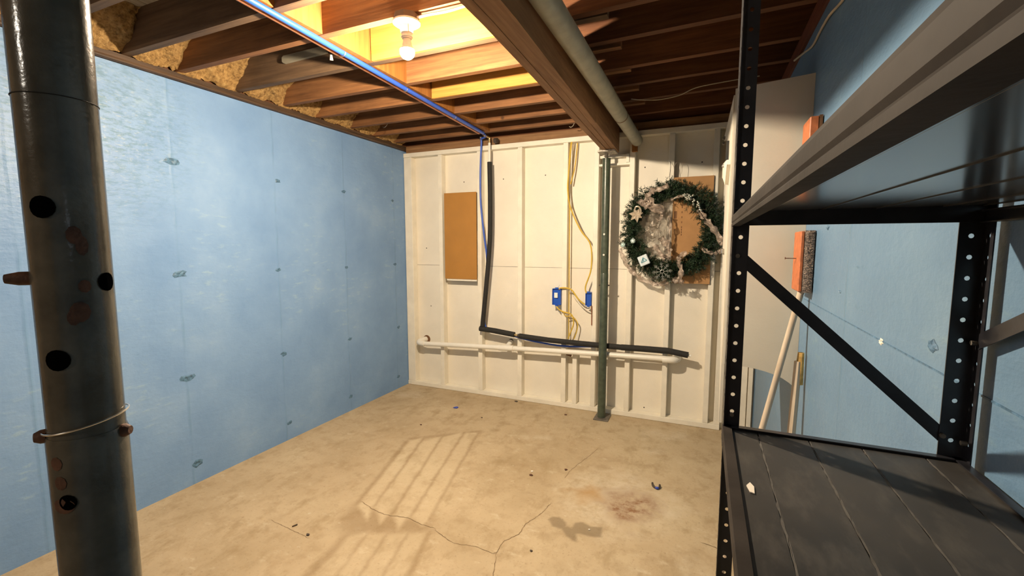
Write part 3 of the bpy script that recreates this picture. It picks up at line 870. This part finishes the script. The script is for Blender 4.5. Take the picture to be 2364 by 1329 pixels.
tag(obj('cable', T(smooth_path([(1.590, D - .018, 1.028), (1.606, D - .024, 1.040), (1.66, D - .018, 1.040), (1.700, D - .012, 1.022), (1.754, D - .010, .952), (1.800, D - .006, .915), (1.817, D - .004, .912)], 5), .0062, 8), 'yellow_cable', smooth=True),
    'yellow cable looping across between the two blue outlet boxes', 'cable')
tag(obj('cable', T(smooth_path([(1.700, D + .02, .975), (1.740, D + .03, .925), (1.80, D + .02, .872), (1.852, D - .004, .870), (1.856, D - .006, .898)], 5), .0045, 8), 'white_cable', smooth=True),
    'pale cable sagging under the box beside the green post', 'cable')
tag(obj('cable', T(smooth_path([(1.562, D - .014, .890), (1.580, D - .020, .865), (1.621, D - .02, .840), (1.697, D - .014, .818), (1.717, D - .012, .746), (1.690, D - .010, .66), (1.669, D - .006, .61)], 6), .0058, 8), 'yellow_cable', smooth=True),
    'yellow cable curling down from the stickered blue box to the black foam', 'cable')
tag(obj('cable', T(smooth_path([(1.636, D - .030, .828), (1.65, D - .012, .80), (1.700, D + .0, .800), (1.747, D + .004, .745), (1.740, D + .004, .67), (1.719, D + .0, .608)], 6), .0045, 8), 'yellow_cable', smooth=True),
    'thin second yellow cable hanging right of the curled one', 'cable')
tag(obj('copper_rod', T([(1.868, D - .006, .900), (1.869, D - .006, .738)], .004, 8), 'copper', smooth=True), 'thin brown rod below the blue box beside the green post', 'rod')

tag(obj('cardboard_sheet', B(2.474, 2.752, D - .0165, D - .0025, 1.112, 1.905, bev=.001), 'cardboard'), 'tan cardboard sheet standing upright on the wall behind the wreath', 'cardboard')
# its printed column of marks, flat print
cs = C.objects['cardboard_sheet']
for k in range(12):
    zz = 1.690 - k * .0185
    if k in (0, 2, 4, 6, 8, 9, 10, 11):
        obj('print_mark', B(2.538, 2.545, D - .0172, D - .0160, zz - .014, zz), 'cardboard_dark', cs)
obj('print_mark', B(2.486, 2.506, D - .0172, D - .0160, 1.60, 1.655, bev=.0), 'cardboard_dark', cs)
tag(obj('wire_hook', T(smooth_path([(2.44, D, 2.03), (2.447, D - .02, 2.015), (2.452, D - .055, 1.97), (2.448, D - .07, 1.90)], 4), .0018, 6), 'nail_dark'), 'bent dark wire hook that the wreath hangs from', 'hook')
tag(obj('wire_hook', T(smooth_path([(2.474, D - .01, 1.985), (2.49, D - .02, 2.012), (2.515, D - .02, 2.012), (2.53, D - .014, 1.985), (2.528, D - .012, 1.93)], 4), .0014, 6), 'grey_cable'), 'thin grey wire loop above the cardboard sheet', 'wire')

# ------------------------------------------------------------------ wreath
WX, WZ, WY = 2.468, 1.507, D - .075
wreath = thing('wreath', 'green artificial pine wreath with silver ribbon hung on the white wall', 'wreath', (WX, D - .03, WZ))
rnd = random.Random(11)
obj('ring', T([(WX + .285 * math.cos(2 * PI * k / 40), WY + .02, WZ + .285 * math.sin(2 * PI * k / 40)) for k in range(41)], .022, 8, False), 'pine_twig', wreath)
bm = bmesh.new()
bmt = bmesh.new()
V = bm.verts.new
for i in range(1500):
    a = rnd.uniform(0, 2 * PI)
    rr = .287 + rnd.uniform(-.045, .040)
    c0 = Vector((WX + rr * math.cos(a), WY + rnd.uniform(-.02, .03), WZ + rr * 1.02 * math.sin(a)))
    rad = Vector((math.cos(a), 0, math.sin(a)))
    tan = Vector((-math.sin(a), 0, math.cos(a)))
    if rr * math.cos(a) > 0 and abs(math.sin(a)) < .55:
        pass
    d = (rad * rnd.uniform(-1, 1.15) + tan * rnd.uniform(-.9, .9) + Vector((0, -1, 0)) * rnd.uniform(.05, .95)).normalized()
    ln = rnd.uniform(.045, .085)
    if d.dot(rad) < -.3:
        ln *= .8
    end = c0 + d * ln
    if end.y > D - .010:
        end.y = D - .010
    d = (end - c0).normalized(); ln = (end - c0).length
    s = d.cross(Vector((.3, .8, .5))).normalized(); u = d.cross(s)
    if i % 4 == 0:
        tube(bmt, [c0, end], [.0022, .0012], 4)
    for k in range(26):
        t = rnd.uniform(.12, 1.0)
        b0 = c0 + d * (ln * t)
        ph_ = rnd.uniform(0, 2 * PI)
        nd = (d * rnd.uniform(.35, 1.0) + (s * math.cos(ph_) + u * math.sin(ph_)) * rnd.uniform(.55, 1.0)).normalized()
        e = b0 + nd * rnd.uniform(.014, .027)
        if e.y > D - .006:
            continue
        wv = nd.cross(Vector((rnd.uniform(-1, 1), rnd.uniform(-1, 1), rnd.uniform(-1, 1)))).normalized() * .0017
        q = [V(b0 - wv), V(b0 + wv), V(e + wv * .5), V(e - wv * .5)]
        bm.faces.new(q)
me = bpy.data.meshes.new('needles'); bm.to_mesh(me); bm.free(); me.materials.append(MATS['needles'])
nd_ = bpy.data.objects.new('needles', me); C.objects.link(nd_); nd_.parent = wreath; nd_.matrix_parent_inverse = Matrix.Translation(wreath.location).inverted()
nd_['kind'] = 'stuff'
obj('twigs', bmt, 'pine_twig', wreath)['kind'] = 'stuff'
yr = D - .145
def rib(path, wdt, tw, seed, y=yr, cr=.012):
    bm = ribbon_strip(bmesh.new(), [(x, (yy if yy else y), z) for x, z, *q in path for yy in ([q[0]] if q else [None])], wdt, tw, seed, cr)
    obj('ribbon', bm, 'ribbon_sheer', wreath, smooth='all')
rib([(2.449, 1.829), (2.394, 1.812), (2.330, 1.795), (2.298, 1.75), (2.285, 1.715), (2.249, 1.723)], .045, .7, 1)
rib([(2.24, 1.735), (2.29, 1.70), (2.335, 1.72), (2.34, 1.665), (2.39, 1.68), (2.40, 1.63)], .06, .9, 8)
rib([(2.466, 1.729), (2.519, 1.749), (2.575, 1.750), (2.61, 1.72)], .020, .8, 2)
rib([(2.655, 1.655), (2.690, 1.605), (2.729, 1.553), (2.783, 1.483), (2.822, 1.400)], .040, .6, 3)
rib([(2.825, 1.380), (2.800, 1.352), (2.776, 1.344), (2.731, 1.351), (2.691, 1.379)], .030, .7, 4)
rib([(2.590, 1.350), (2.545, 1.320), (2.538, 1.285), (2.556, 1.212), (2.545, 1.150)], .036, .5, 5)
rib([(2.500, 1.150), (2.547, 1.139), (2.575, 1.128)], .040, .6, 6)
rib([(2.094, 1.371, D - .06), (2.125, 1.30, D - .06), (2.160, 1.235, D - .05), (2.225, 1.165, D - .05), (2.314, 1.118, D - .05), (2.414, 1.106, D - .06), (2.504, 1.149, D - .10)], .034, .4, 7)
rib([(2.165, 1.675, D - .05), (2.135, 1.66, D - .05), (2.120, 1.615, D - .05)], .026, .8, 9)
rib([(2.105, 1.50, D - .08), (2.095, 1.44, D - .08), (2.115, 1.38, D - .08)], .012, .6, 10)
# crumpled film that fills the left half of the opening
pts = [(2.300, 1.735), (2.379, 1.735), (2.468, 1.712), (2.474, 1.60), (2.476, 1.45), (2.474, 1.333), (2.430, 1.300), (2.360, 1.335), (2.311, 1.414), (2.278, 1.50), (2.282, 1.60)]
bm = bmesh.new()
cx, cz = 2.385, 1.53
rings = []
for q in range(9):
    t = q / 8
    row = []
    for k in range(44):
        s = k / 44 * len(pts)
        i0 = int(s); f = s - i0
        px = pts[i0][0] * (1 - f) + pts[(i0 + 1) % len(pts)][0] * f
        pz = pts[i0][1] * (1 - f) + pts[(i0 + 1) % len(pts)][1] * f
        row.append(bm.verts.new((cx + (px - cx) * t + (rnd.uniform(-.006, .006) if 0 < q < 8 else 0), D - .050 - .040 * (1 - t * t) - rnd.uniform(0, .020), cz + (pz - cz) * t + rnd.uniform(-.006, .006))))
    rings.append(row)
for a, b_ in zip(rings, rings[1:]):
    for k in range(44):
        bm.faces.new([a[k], a[(k + 1) % 44], b_[(k + 1) % 44], b_[k]])
bmesh.ops.remove_doubles(bm, verts=bm.verts[:], dist=.002)
obj('film', bm, 'film_sheer', wreath)
rib([(2.40, 1.46, D - .10), (2.43, 1.42, D - .10), (2.46, 1.35, D - .10), (2.45, 1.30, D - .10)], .05, .8, 21, cr=.018)
rib([(2.455, 1.62, D - .10), (2.468, 1.55, D - .10), (2.462, 1.45, D - .10), (2.455, 1.36, D - .10)], .022, .6, 22)
rib([(2.36, 1.40, D - .11), (2.40, 1.345, D - .11), (2.435, 1.292, D - .11), (2.445, 1.27, D - .12)], .038, .8, 23)
rib([(2.33, 1.66, D - .13), (2.375, 1.675, D - .13), (2.405, 1.65, D - .13), (2.40, 1.60, D - .12), (2.37, 1.585, D - .12)], .030, .9, 24)
# silver star-shaped leaf spray with loop
bm = bmesh.new()
lc = Vector((2.232, D - .165, 1.628))
for k in range(7):
    a = k * 2 * PI / 7 + .3
    dl = Vector((math.cos(a), 0, math.sin(a))); sl = Vector((-dl.z, 0, dl.x))
    L_ = .055 * (1.1 if k in (3, 4, 5) else .85)
    v0 = bm.verts.new(lc); v1 = bm.verts.new(lc + dl * L_ * .5 + sl * .014 + Vector((0, -.008, 0))); v2 = bm.verts.new(lc + dl * L_ + Vector((0, .006, 0))); v3 = bm.verts.new(lc + dl * L_ * .5 - sl * .014 + Vector((0, -.008, 0)))
    vm = bm.verts.new(lc + dl * L_ * .5 + Vector((0, -.002, 0)))
    for q in ((v0, v1, vm), (v1, v2, vm), (v2, v3, vm), (v3, v0, vm)):
        bm.faces.new(q)
obj('leaf_spray', bm, 'silver_leaf', wreath)
obj('leaf_loop', T(smooth_path([(2.215, D - .16, 1.66), (2.225, D - .17, 1.685), (2.25, D - .17, 1.682), (2.262, D - .165, 1.65), (2.252, D - .16, 1.615)], 5), .006, 6), 'silver_leaf', wreath, smooth=True)
# bead cluster
bm = bmesh.new()
for k in range(46):
    t = rnd.random()
    ball(bm, Vector((2.560 + .115 * t + rnd.uniform(-.02, .02), D - .16 + rnd.uniform(-.02, .015), 1.752 - .125 * t * t + rnd.uniform(-.022, .022))), rnd.uniform(.005, .010), 8, 5)
obj('bead_cluster', bm, 'silver_bead', wreath, smooth='all')
bm = bmesh.new()
for k in range(10):
    a = rnd.uniform(0, 2 * PI)
    tube(bm, [(2.66, D - .15, 1.65), (2.66 + rnd.uniform(-.07, .05), D - .16, 1.60 + rnd.uniform(-.05, .08))], .0012, 4)
obj('berry_stem', bm, 'pine_twig', wreath)
for nm, c, r, mt in (('bauble', (2.209, D - .160, 1.432), .019, 'gift_white'), ('bauble', (2.133, D - .135, 1.402), .020, 'mint_ball')):
    bm = bmesh.new(); ball(bm, Vector(c), r, 14, 10); o = obj(nm, bm, mt, wreath, smooth='all')
    bm = bmesh.new(); tube(bm, [(c[0], c[1], c[2] + r - .001), (c[0], c[1], c[2] + r + .006)], .004, 8); obj('bauble_cap', bm, 'silver_bead', o)
    bm = bmesh.new()
    for k in range(6):
        a = k * PI / 3 + .2
        ball(bm, Vector((c[0] + .012 * math.cos(a), c[1] - r * .72, c[2] + .012 * math.sin(a))), .005, 6, 4)
    obj('bauble_petals', bm, 'gift_white' if mt == 'mint_ball' else 'mint_ball', o)
obj('bauble_stem', T([(2.095, D - .10, 1.412), (2.125, D - .13, 1.404)], .002, 5), 'pine_twig', wreath)
g0 = Vector((2.292, D - .16, 1.288))
gm = Matrix.Translation(g0) @ Matrix.Rotation(math.radians(-24), 4, 'Y')
bm = B(-.036, .036, -.018, .018, -.038, .038, bev=.004); bm.transform(gm)
gift = obj('gift_box', bm, 'gift_white', wreath)
bm = bmesh.new()
for a, b_ in (((-.022, -.020, -.012), (.004, -.020, .020)), ((.004, -.020, .020), (.022, -.020, -.008)), ((.022, -.020, -.008), (-.022, -.020, -.012)), ((-.004, -.020, -.012), (.004, -.020, .020))):
    tube(bm, [gm @ Vector(a), gm @ Vector(b_)], .0028, 5)
obj('gift_bow', bm, 'gift_bow', gift)
bm = bmesh.new()
fc = Vector((2.425, D - .165, 1.207))
for k in range(8):
    a = k * PI / 4 + .12
    dl = Vector((math.cos(a), 0, math.sin(a))); sl = Vector((-dl.z, 0, dl.x))
    tube(bm, [fc + dl * .012, fc + dl * .062], .0022, 5)
    for t in (.030, .046):
        for sg in (-1, 1):
            tube(bm, [fc + dl * t, fc + dl * (t + .013) + sl * sg * .012], .0018, 4)
    e = fc + dl * .062
    tube(bm, [e + sl * .007, e + dl * .010, e - sl * .007, e - dl * .008, e + sl * .007], .0018, 4, False)
tube(bm, [fc + Vector((.012 * math.cos(2 * PI * k / 12), 0, .012 * math.sin(2 * PI * k / 12))) for k in range(13)], .0025, 5, False)
obj('snowflake', bm, 'flake', wreath)

# ------------------------------------------------------------------ ceiling light
lt = thing('ceiling_light', 'white porcelain lamp holder with glowing bare bulb under the joist', 'light', (BULB[0], BULB[1], 2.345))
LX, LY = BULB[0], BULB[1]
bm = bmesh.new()
oc = [(.052 * math.cos(PI / 8 + k * PI / 4), .052 * math.sin(PI / 8 + k * PI / 4)) for k in range(8)]
prism(bm, [(LX + a, LY + b_) for a, b_ in oc], 'Z', 2.302, 2.3435)
obj('junction_box', bm, 'box_fibre', lt)
bm = bmesh.new(); lathe(bm, LX, LY, [(.030, 2.3035), (.056, 2.3030), (.056, 2.296), (.048, 2.290), (.030, 2.285), (.026, 2.262), (.0235, 2.258)], 28); hol = obj('lamp_holder', bm, 'porcelain', lt, smooth=True)
for sx in (-.035, .035):
    bm = bmesh.new(); ball(bm, Vector((LX + sx, LY - .012, 2.2905)), .004, 8, 5, (1, 1, .5)); obj('screw', bm, 'steel_plate', hol)
bm = bmesh.new(); lathe(bm, LX, LY, [(.020, 2.262), (.0205, 2.248), (.0235, 2.247), (.0235, 2.242), (.0205, 2.241), (.0195, 2.236)], 24); obj('socket_ring', bm, 'porcelain', lt, smooth=True)
bm = bmesh.new(); lathe(bm, LX, LY, [(.0150, 2.237), (.0170, 2.228), (.0190, 2.216), (.0215, 2.2065), (.0262, 2.2000), (.0292, 2.1925)], 24); obj('bulb_neck', bm, 'porcelain', lt, smooth=True)
bm = bmesh.new()
pr = [(.0288, 2.1922)]
for k in range(1, 15):
    a = PI * .42 + (PI - PI * .42) * k / 14
    pr.append((max(.0008, .0300 * math.sin(a)), BULB[2] + .0300 * math.cos(a)))
lathe(bm, LX, LY, pr, 24); obj('bulb', bm, 'bulb_glow', lt, smooth='all')
obj('pull_chain', T([(LX + .022, LY - .020, 2.286), (LX + .023, LY - .021, 2.250)], .0012, 5), 'brass', lt)
for o_ in [q for q in lt.children] + [r for q in lt.children for r in q.children]:
    for v_ in o_.data.vertices:
        if v_.co.z < 2.34:
            v_.co.z += LIFT
tag(obj('cable', T(smooth_path([(LX + .050, LY + .005, 2.328), (LX + .10, LY + .008, 2.331), (LX + .20, LY + .01, 2.328), (LX + .32, LY + .01, 2.335), (LX + .47, LY + .008, 2.338)], 6), .0055, 8), 'white_cable', smooth=True),
    'white cable running from the lamp box along the joist to the beam', 'cable')
tag(obj('wire', T(smooth_path([(2.235, 3.02, 2.338), (2.30, 3.05, 2.333), (2.40, 3.06, 2.325), (2.52, 3.05, 2.332), (2.62, 2.97, 2.340), (2.76, 2.93, 2.340), (2.95, 2.90, 2.338)], 6), .0028, 6), 'grey_cable', smooth=True),
    'thin grey wire strung loosely under the dark joists by the back wall', 'wire')
for (p, lb) in (((1.74, 3.45), 'bent wire hook left of the beam near the white wall'), ((.40, 2.885), 'small black pipe strap at the insulation edge')):
    x, y = p
    tag(obj('joist_hook', T(smooth_path([(x, y, 2.3465), (x - .005, y - .01, 2.325), (x - .02, y - .02, 2.31), (x - .035, y - .015, 2.318)], 4), .0025, 6), 'grey_cable' if x > 1 else 'nail_dark'), lb, 'hook')
tag(obj('cable', T(smooth_path([(XR - .010, 1.60, 2.16), (XR - .006, 1.786, 2.178), (XR - .008, 1.95, 2.205), (XR - .006, 2.10, 2.212), (XR - .006, 2.22, 2.21), (XR - .008, 2.40, 2.25), (XR - .02, 2.55, 2.275)], 6), .0045, 8), 'grey_cable', smooth=True),
    'pale cable running along the top of the blue right wall', 'cable')

# ------------------------------------------------------------------ white closet boards in the right corner
cl = thing('closet_partition', 'tall white boarding with curved bottom edge in the back right corner', 'partition', (2.795, 2.15, 0))
bot = [(2.800, .876), (2.863, .873), (2.900, .871), (2.931, .867), (2.965, .860), (3.000, .850), (3.030, .838), (3.055, .822), (XR - .0006, .800)]
bm = prism(bmesh.new(), [(2.800, 2.058), (XR - .0006, 2.081)] + bot[::-1], 'Y', 2.150, 2.158)
obj('front_panel', bm, 'white_panel', cl)
side = [(2.1605, 2.035), (3.21, 2.090), (3.20, 2.062), (2.41, 1.90), (2.40, 1.79), (2.66, 1.755), (2.63, 1.369), (2.28, .82), (2.19, .60), (2.1605, .60)]
bm = prism(bmesh.new(), side, 'X', 2.795, 2.807)
obj('side_panel', bm, 'white_panel', cl)
bm = prism(bmesh.new(), [(2.02 + .16, 1.752), (2.20, 1.775), (2.72, 1.842), (2.765, 1.835), (2.77, 1.775), (2.66, 1.757), (2.30, 1.68)], 'X', 2.780, 2.7945)
obj('bracket', bm, 'white_stud', cl)
bm = bmesh.new(); ball(bm, (2.779, 2.55, 1.805), .010, 8, 6); obj('screw', bm, 'steel_bright', cl)
for z in (2.045, 2.015):
    obj('hinge', T([(2.788, 3.02, z), (2.788, 3.06, z + .002)], .008, 8), 'steel_plate', cl)
obj('latch', B(2.782, 2.7945, 2.40, 2.62, 1.362, 1.385, bev=.002), 'steel_bright', cl)

def brush(label, z0, z1, dark=False):
    t = thing('scrub_brush', label, 'brush', (3.055, 1.99, z0))
    xm = 3.068 if dark else 3.047
    obj('block', B(3.034 if not dark else 3.040, xm, 1.955, 2.085, z0 + .003, z1 - .003, bev=.003), 'broom_orange', t)
    bm = B(xm + .0003, 3.079, 1.956, 2.082, z0, z1)
    obj('bristles', bm, 'cardboard_dark' if dark else 'bristle', t)
    bm = bmesh.new()
    if not dark:
        rr = random.Random(5)
        for i in range(900):
            z = rr.uniform(z0 + .004, z1 - .004); x = rr.uniform(xm, 3.078)
            o_ = Vector((x, 1.9555, z)); e_ = o_ + Vector((rr.uniform(.002, .010) * (1 if x < 3.07 else -.5), -rr.uniform(.001, .005), rr.uniform(-.004, .004)))
            wv = Vector((0, 0, .0007))
            bm.faces.new([bm.verts.new(o_ - wv), bm.verts.new(o_ + wv), bm.verts.new(e_ + wv), bm.verts.new(e_ - wv)])
        obj('bristle_tips', bm, 'bristle', t)['kind'] = 'stuff'
    return t
brush('orange scrub brush head with grey bristles on the broom handle by the white panel', 1.225, 1.458)
brush('orange brush head higher up, seen just above the shelf beam', 1.665, 1.872, True)
tag(obj('nail', T([(2.998, 2.035, 1.352), (3.000, 2.035, 1.352), (3.0005, 2.035, 1.352), (3.0335, 2.02, 1.352)], [.0045, .0045, .0018, .0018], 8), 'rust'), 'rusty nail sticking out beside the lower orange brush', 'nail')
tag(obj('broom_handle', T([(3.053, 2.00, 1.224), (2.8 + .0008, 1.863, .003)], .0115, 12), 'handle_wood', smooth=True), 'long thin wooden handle leaning from the lower orange brush to the floor', 'handle')
bh = tag(obj('wooden_stake', T([(3.056, 1.985, .955), (3.018, 1.915, .003)], [.0135, .0175], 8), 'handle_wood'), 'second thicker wooden stick with yellow frayed top at the panel edge', 'stick')
obj('frayed_top', T([(3.0600, 1.985, .865), (3.064, 1.985, .99)], [.017, .011], 7), 'straw', bh)

# ------------------------------------------------------------------ steel shelving on the right
rack = thing('storage_rack', 'black steel storage rack with punched uprights standing along the right wall', 'rack', (2.91, .4, 0))
XA, XB, YF, YB = 2.747, 3.071, .850, -.16
HR, PITCH, Z0 = 1.90, .0305, .0152
def punched(bm, origin, ax, ay, width, z0, z1, hx, rad, thick, nrm):
    """a flat strip with a column of round holes, given real thickness"""
    o = Vector(origin); ax = Vector(ax); n_ = Vector(nrm)
    def row(front):
        off = n_ * (thick if front else 0)
        z = z0
        P = lambda u, zz: o + ax * u + Vector((0, 0, zz)) + off
        first = int((z0 - Z0) / PITCH) + 1
        zc = Z0 + first * PITCH
        prev = (bm.verts.new(P(0, z0)), bm.verts.new(P(width, z0)))
        while zc < z1 - PITCH / 2:
            zt = zc + PITCH / 2
            top = (bm.verts.new(P(0, zt)), bm.verts.new(P(width, zt)))
            ringv = []
            for k in range(8):
                a = -PI * .75 + k * PI / 4
                ringv.append(bm.verts.new(P(hx + rad * math.cos(a), zc + rad * math.sin(a))))
            bl, br, tr_, tl = prev[0], prev[1], top[1], top[0]
            bm.faces.new([bl, br, ringv[2], ringv[1], ringv[0]])
            bm.faces.new([br, tr_, ringv[4], ringv[3], ringv[2]])
            bm.faces.new([tr_, tl, ringv[6], ringv[5], ringv[4]])
            bm.faces.new([tl, bl, ringv[0], ringv[7], ringv[6]])
            prev = top
            zc += PITCH
        e = (bm.verts.new(P(0, z1)), bm.verts.new(P(width, z1)))
        bm.faces.new([prev[0], prev[1], e[1], e[0]])
    row(False); row(True)
    # edges
    for u in (0, width):
        a = [o + ax * u + Vector((0, 0, z)) for z in (z0, z1)]
        bm.faces.new([bm.verts.new(a[0]), bm.verts.new(a[1]), bm.verts.new(a[1] + n_ * thick), bm.verts.new(a[0] + n_ * thick)])
def upright(xc, sx, yc, sy, wx, wy, y_out=0):
    bm = bmesh.new()
    punched(bm, (xc, yc, 0), (sx, 0, 0), None, wx, .001, HR, wx * .52, .0036, .0016, (0, -sy, 0) if sy else (0, 1, 0))
    punched(bm, (xc, yc + y_out, 0), (0, -sy, 0), None, wy + y_out * sy, .001, HR, (wy + y_out * sy) * .55, .0032, .0016, (sx, 0, 0))
    me_o = obj('upright', bm, 'rack_black', rack)
    return me_o
upright(XA, 1, YF, 1, .0255, .014)
bm = bmesh.new()
punched(bm, (XA - .0002, YF + .001, 0), (0, 1, 0), None, .034, 1.045, HR, .018, .0032, .0014, (1, 0, 0))
obj('splice_plate', bm, 'rack_black', rack)
upright(XB, -1, YF, 1, .0300, .024)
upright(XA, 1, YB, -1, .0255, .024)
upright(XB, -1, YB, -1, .0300, .024)
def shelf(zt, hgt, lift, rib):
    zb = zt - hgt
    # front beam: web with rolled lips
    bm = prism(bmesh.new(), [(XA - .0018, zb), (XA + .010, zb), (XA + .010, zb + .0012), (XA + .0012, zb + .0015), (XA + .0012, zb + .0035), (XA + .0022, zb + .005), (XA + .0012, zb + .0065), (XA + .0012, zt - .002), (XA + .013, zt - .002), (XA + .013, zt), (XA - .0008, zt), (XA - .0018, zt - .003), (XA - .0018, zb + .0072), (XA - .0006, zb + .0052), (XA - .0018, zb + .0035)], 'Y', YB, YF - .0020)
    obj('front_beam', bm, 'rack_beam', rack)
    bm = prism(bmesh.new(), [(XB - .002, zb), (XB - .010, zb), (XB - .010, zb + .002), (XB - .0035, zb + .002), (XB - .0035, zt - .002), (XB - .013, zt - .002), (XB - .013, zt), (XB - .002, zt)], 'Y', YB, YF - .002)
    obj('back_beam', bm, 'rack_black', rack)
    for y0, y1 in ((YF - .0045, YF - .0020), (YB + .002, YB + .0045)):
        bm = bmesh.new(); ze = zt + max(0, lift - .0025)
        prism(bm, [(y0, zb + (.001 if lift else 0)), (y1, zb + (.001 if lift else 0)), (y1, ze), (y0 - (.009 if y0 > 0 else -.009), ze), (y0 - (.009 if y0 > 0 else -.009), ze - .002), (y0, ze - .002)], 'X', XA + .002, XB - .004)
        obj('end_beam', bm, 'rack_black', rack)
    xs_ = [XA + .0125, 2.800, 2.874, 2.945, 3.023, XB - .0045]
    for a, b_ in zip(xs_, xs_[1:]):
        bm = bmesh.new()
        box(bm, a + .0006, b_ - .0006, YB + .006, YF - .007, zt + lift - (.012 if not lift else .008), zt + lift - .004, bev=.0008)
        zr_ = zt + lift - (.012 if not lift else .008)
        box(bm, b_ - .004, b_ - .001, YB + .006, YF - .007, zr_ - rib, zr_)
        me_o = obj('deck_panel', bm, ['rack_deck', 'rack_underside'], rack)
        for p in me_o.data.polygons:
            if p.normal.z < -.5:
                p.material_index = 1
    return xs_
xs_ = shelf(1.089, .022, 0, .0045)
# pale dust lying in the seams between deck panels
rr = random.Random(9)
for xv in xs_[1:-1]:
    bm = bmesh.new()
    y = YF - .03
    prev = None
    while y > .10:
        wv = rr.uniform(.0004, .0020); o_ = xv + rr.uniform(-.0006, .0006)
        r_ = (bm.verts.new((o_ - wv, y, 1.0853)), bm.verts.new((o_ + wv, y, 1.0853)))
        if prev:
            bm.faces.new([prev[0], prev[1], r_[1], r_[0]])
        prev = r_
        y -= .012
    obj('seam_dust', bm, 'dust', rack)
shelf(1.4545, .018, .0145, .0012)
# flat braces across the end frame and the back
def flat(name, a, b_, wd, th, axis):
    a, b_ = Vector(a), Vector(b_)
    t = (b_ - a).normalized()
    n_ = Vector((0, 1, 0)) if axis == 'Y' else Vector((1, 0, 0))
    s = t.cross(n_).normalized() * wd / 2
    bm = bmesh.new()
    vs = [bm.verts.new(p + n_ * k) for k in (0, th) for p in (a - s, a + s, b_ + s, b_ - s)]
    for q in ((0, 1, 2, 3), (7, 6, 5, 4), (0, 4, 5, 1), (1, 5, 6, 2), (2, 6, 7, 3), (3, 7, 4, 0)):
        bm.faces.new([vs[i] for i in q])
    return obj(name, bm, 'rack_black', rack)
flat('brace', (2.757, YF + .0003, 1.389), (3.050, YF + .0003, 1.114), .019, .0014, 'Y')
flat('brace', (3.0685, .838, 1.266), (3.0685, .485, 1.437), .021, .0012, 'X')
flat('brace', (2.757, YF + .0003, .10), (3.050, YF + .0003, .42), .019, .0014, 'Y')
for p in ((2.757, YF - .004, 1.3865), (3.0445, YF - .004, 1.1195), (3.0605, .838, 1.265), (3.0605, .838, 1.115), (2.760, YF - .004, 1.108)):
    bm = bmesh.new()
    if abs(p[1] - .838) < .001:
        tube(bm, [(XB - .009, p[1], p[2]), (XB - .0018, p[1], p[2])], .0035, 8)
    else:
        tube(bm, [(p[0], YF - .0060, p[2]), (p[0], YF - .0018, p[2])], .0036, 8)
    obj('bolt', bm, 'steel_plate', rack, smooth=True)
obj('chip_mark', prism(bmesh.new(), [(2.768, .640), (2.773, .650), (2.777, .640), (2.776, .622), (2.771, .624)], 'Z', 1.0855, 1.0868), 'paper', rack)

# ------------------------------------------------------------------ litter on the floor
def clip_():
    t = thing('plastic_clip', 'small dark two-pronged plastic clip lying on the floor near the rust stain', 'clip', (2.50, 2.57, 0))
    obj('clip_body', T(smooth_path([(2.478, 2.600, .016), (2.484, 2.578, .008), (2.503, 2.563, .007), (2.520, 2.572, .009), (2.520, 2.594, .016)], 5), [.003] + [.006] * 19 + [.003], 8), 'nail_dark', t, smooth=True)
    bm = bmesh.new(); ball(bm, (2.508, 2.560, .009), .009, 8, 6, (1.3, .8, .9)); obj('knob', bm, 'blue_chip', t, smooth='all')
clip_()
def chip(name, label, cat, x, y, r, mat, seed):
    rr = random.Random(seed)
    k = 8
    bm = prism(bmesh.new(), [(x + r * 1.3 * rr.uniform(.6, 1.2) * math.cos(2 * PI * i / k), y + r * rr.uniform(.6, 1.2) * math.sin(2 * PI * i / k)) for i in range(k)], 'Z', .0005, .004)
    for v_ in bm.verts:
        if v_.co.z > .002:
            v_.co.z += rr.uniform(0, r * .25)
    tag(obj(name, bm, mat), label, cat)
chip('paint_chip', 'blue paint chip on the concrete in front of the brown panel', 'chip', .787, 3.21, .020, 'blue_chip', 1)
chip('debris', 'dark crumb at the foot of the white wall right of the third stud', 'crumb', 1.204, 3.56, .012, 'nail_dark', 2)
chip('debris', 'brown crumb on the floor left of the green post foot', 'crumb', 1.705, 3.434, .010, 'rust', 3)
chip('debris', 'small dark crumb between the blue chip and the white wall', 'crumb', 1.095, 3.103, .006, 'nail_dark', 4)
chip('debris', 'dark crumb near the top of the pale floor stripes', 'crumb', .722, 2.787, .006, 'rust', 5)
chip('debris', 'brown crumb in the middle of the floor above the cracks', 'crumb', 1.785, 2.418, .010, 'rust', 6)
chip('debris', 'dark crumb at the bottom of the crack leading to the rust stain', 'crumb', 1.962, 2.566, .010, 'rust', 7)
chip('debris', 'dark round crumb just in front of the damp spot', 'crumb', 2.028, 1.789, .006, 'nail_dark', 8)
chip('debris', 'dark splinter end on the floor beside the lower stripes', 'crumb', .99, 1.464, .008, 'nail_dark', 9)
chip('debris', 'white fleck near the rust stain above the damp spot', 'fleck', 2.236, 2.045, .004, 'paper', 10)
chip('debris', 'pale fleck in the middle of the floor', 'fleck', 1.775, 2.462, .007, 'paper', 11)
tag(obj('twig', T([(.868, 1.478, .004), (.879, 1.500, .005)], .003, 6), 'pine_twig'), 'tiny dark twig lying left of the lower stripes', 'twig')
for i, (x, y, r) in enumerate(((.02, 2.95, .03), (.03, 3.21, .035))):
    pass
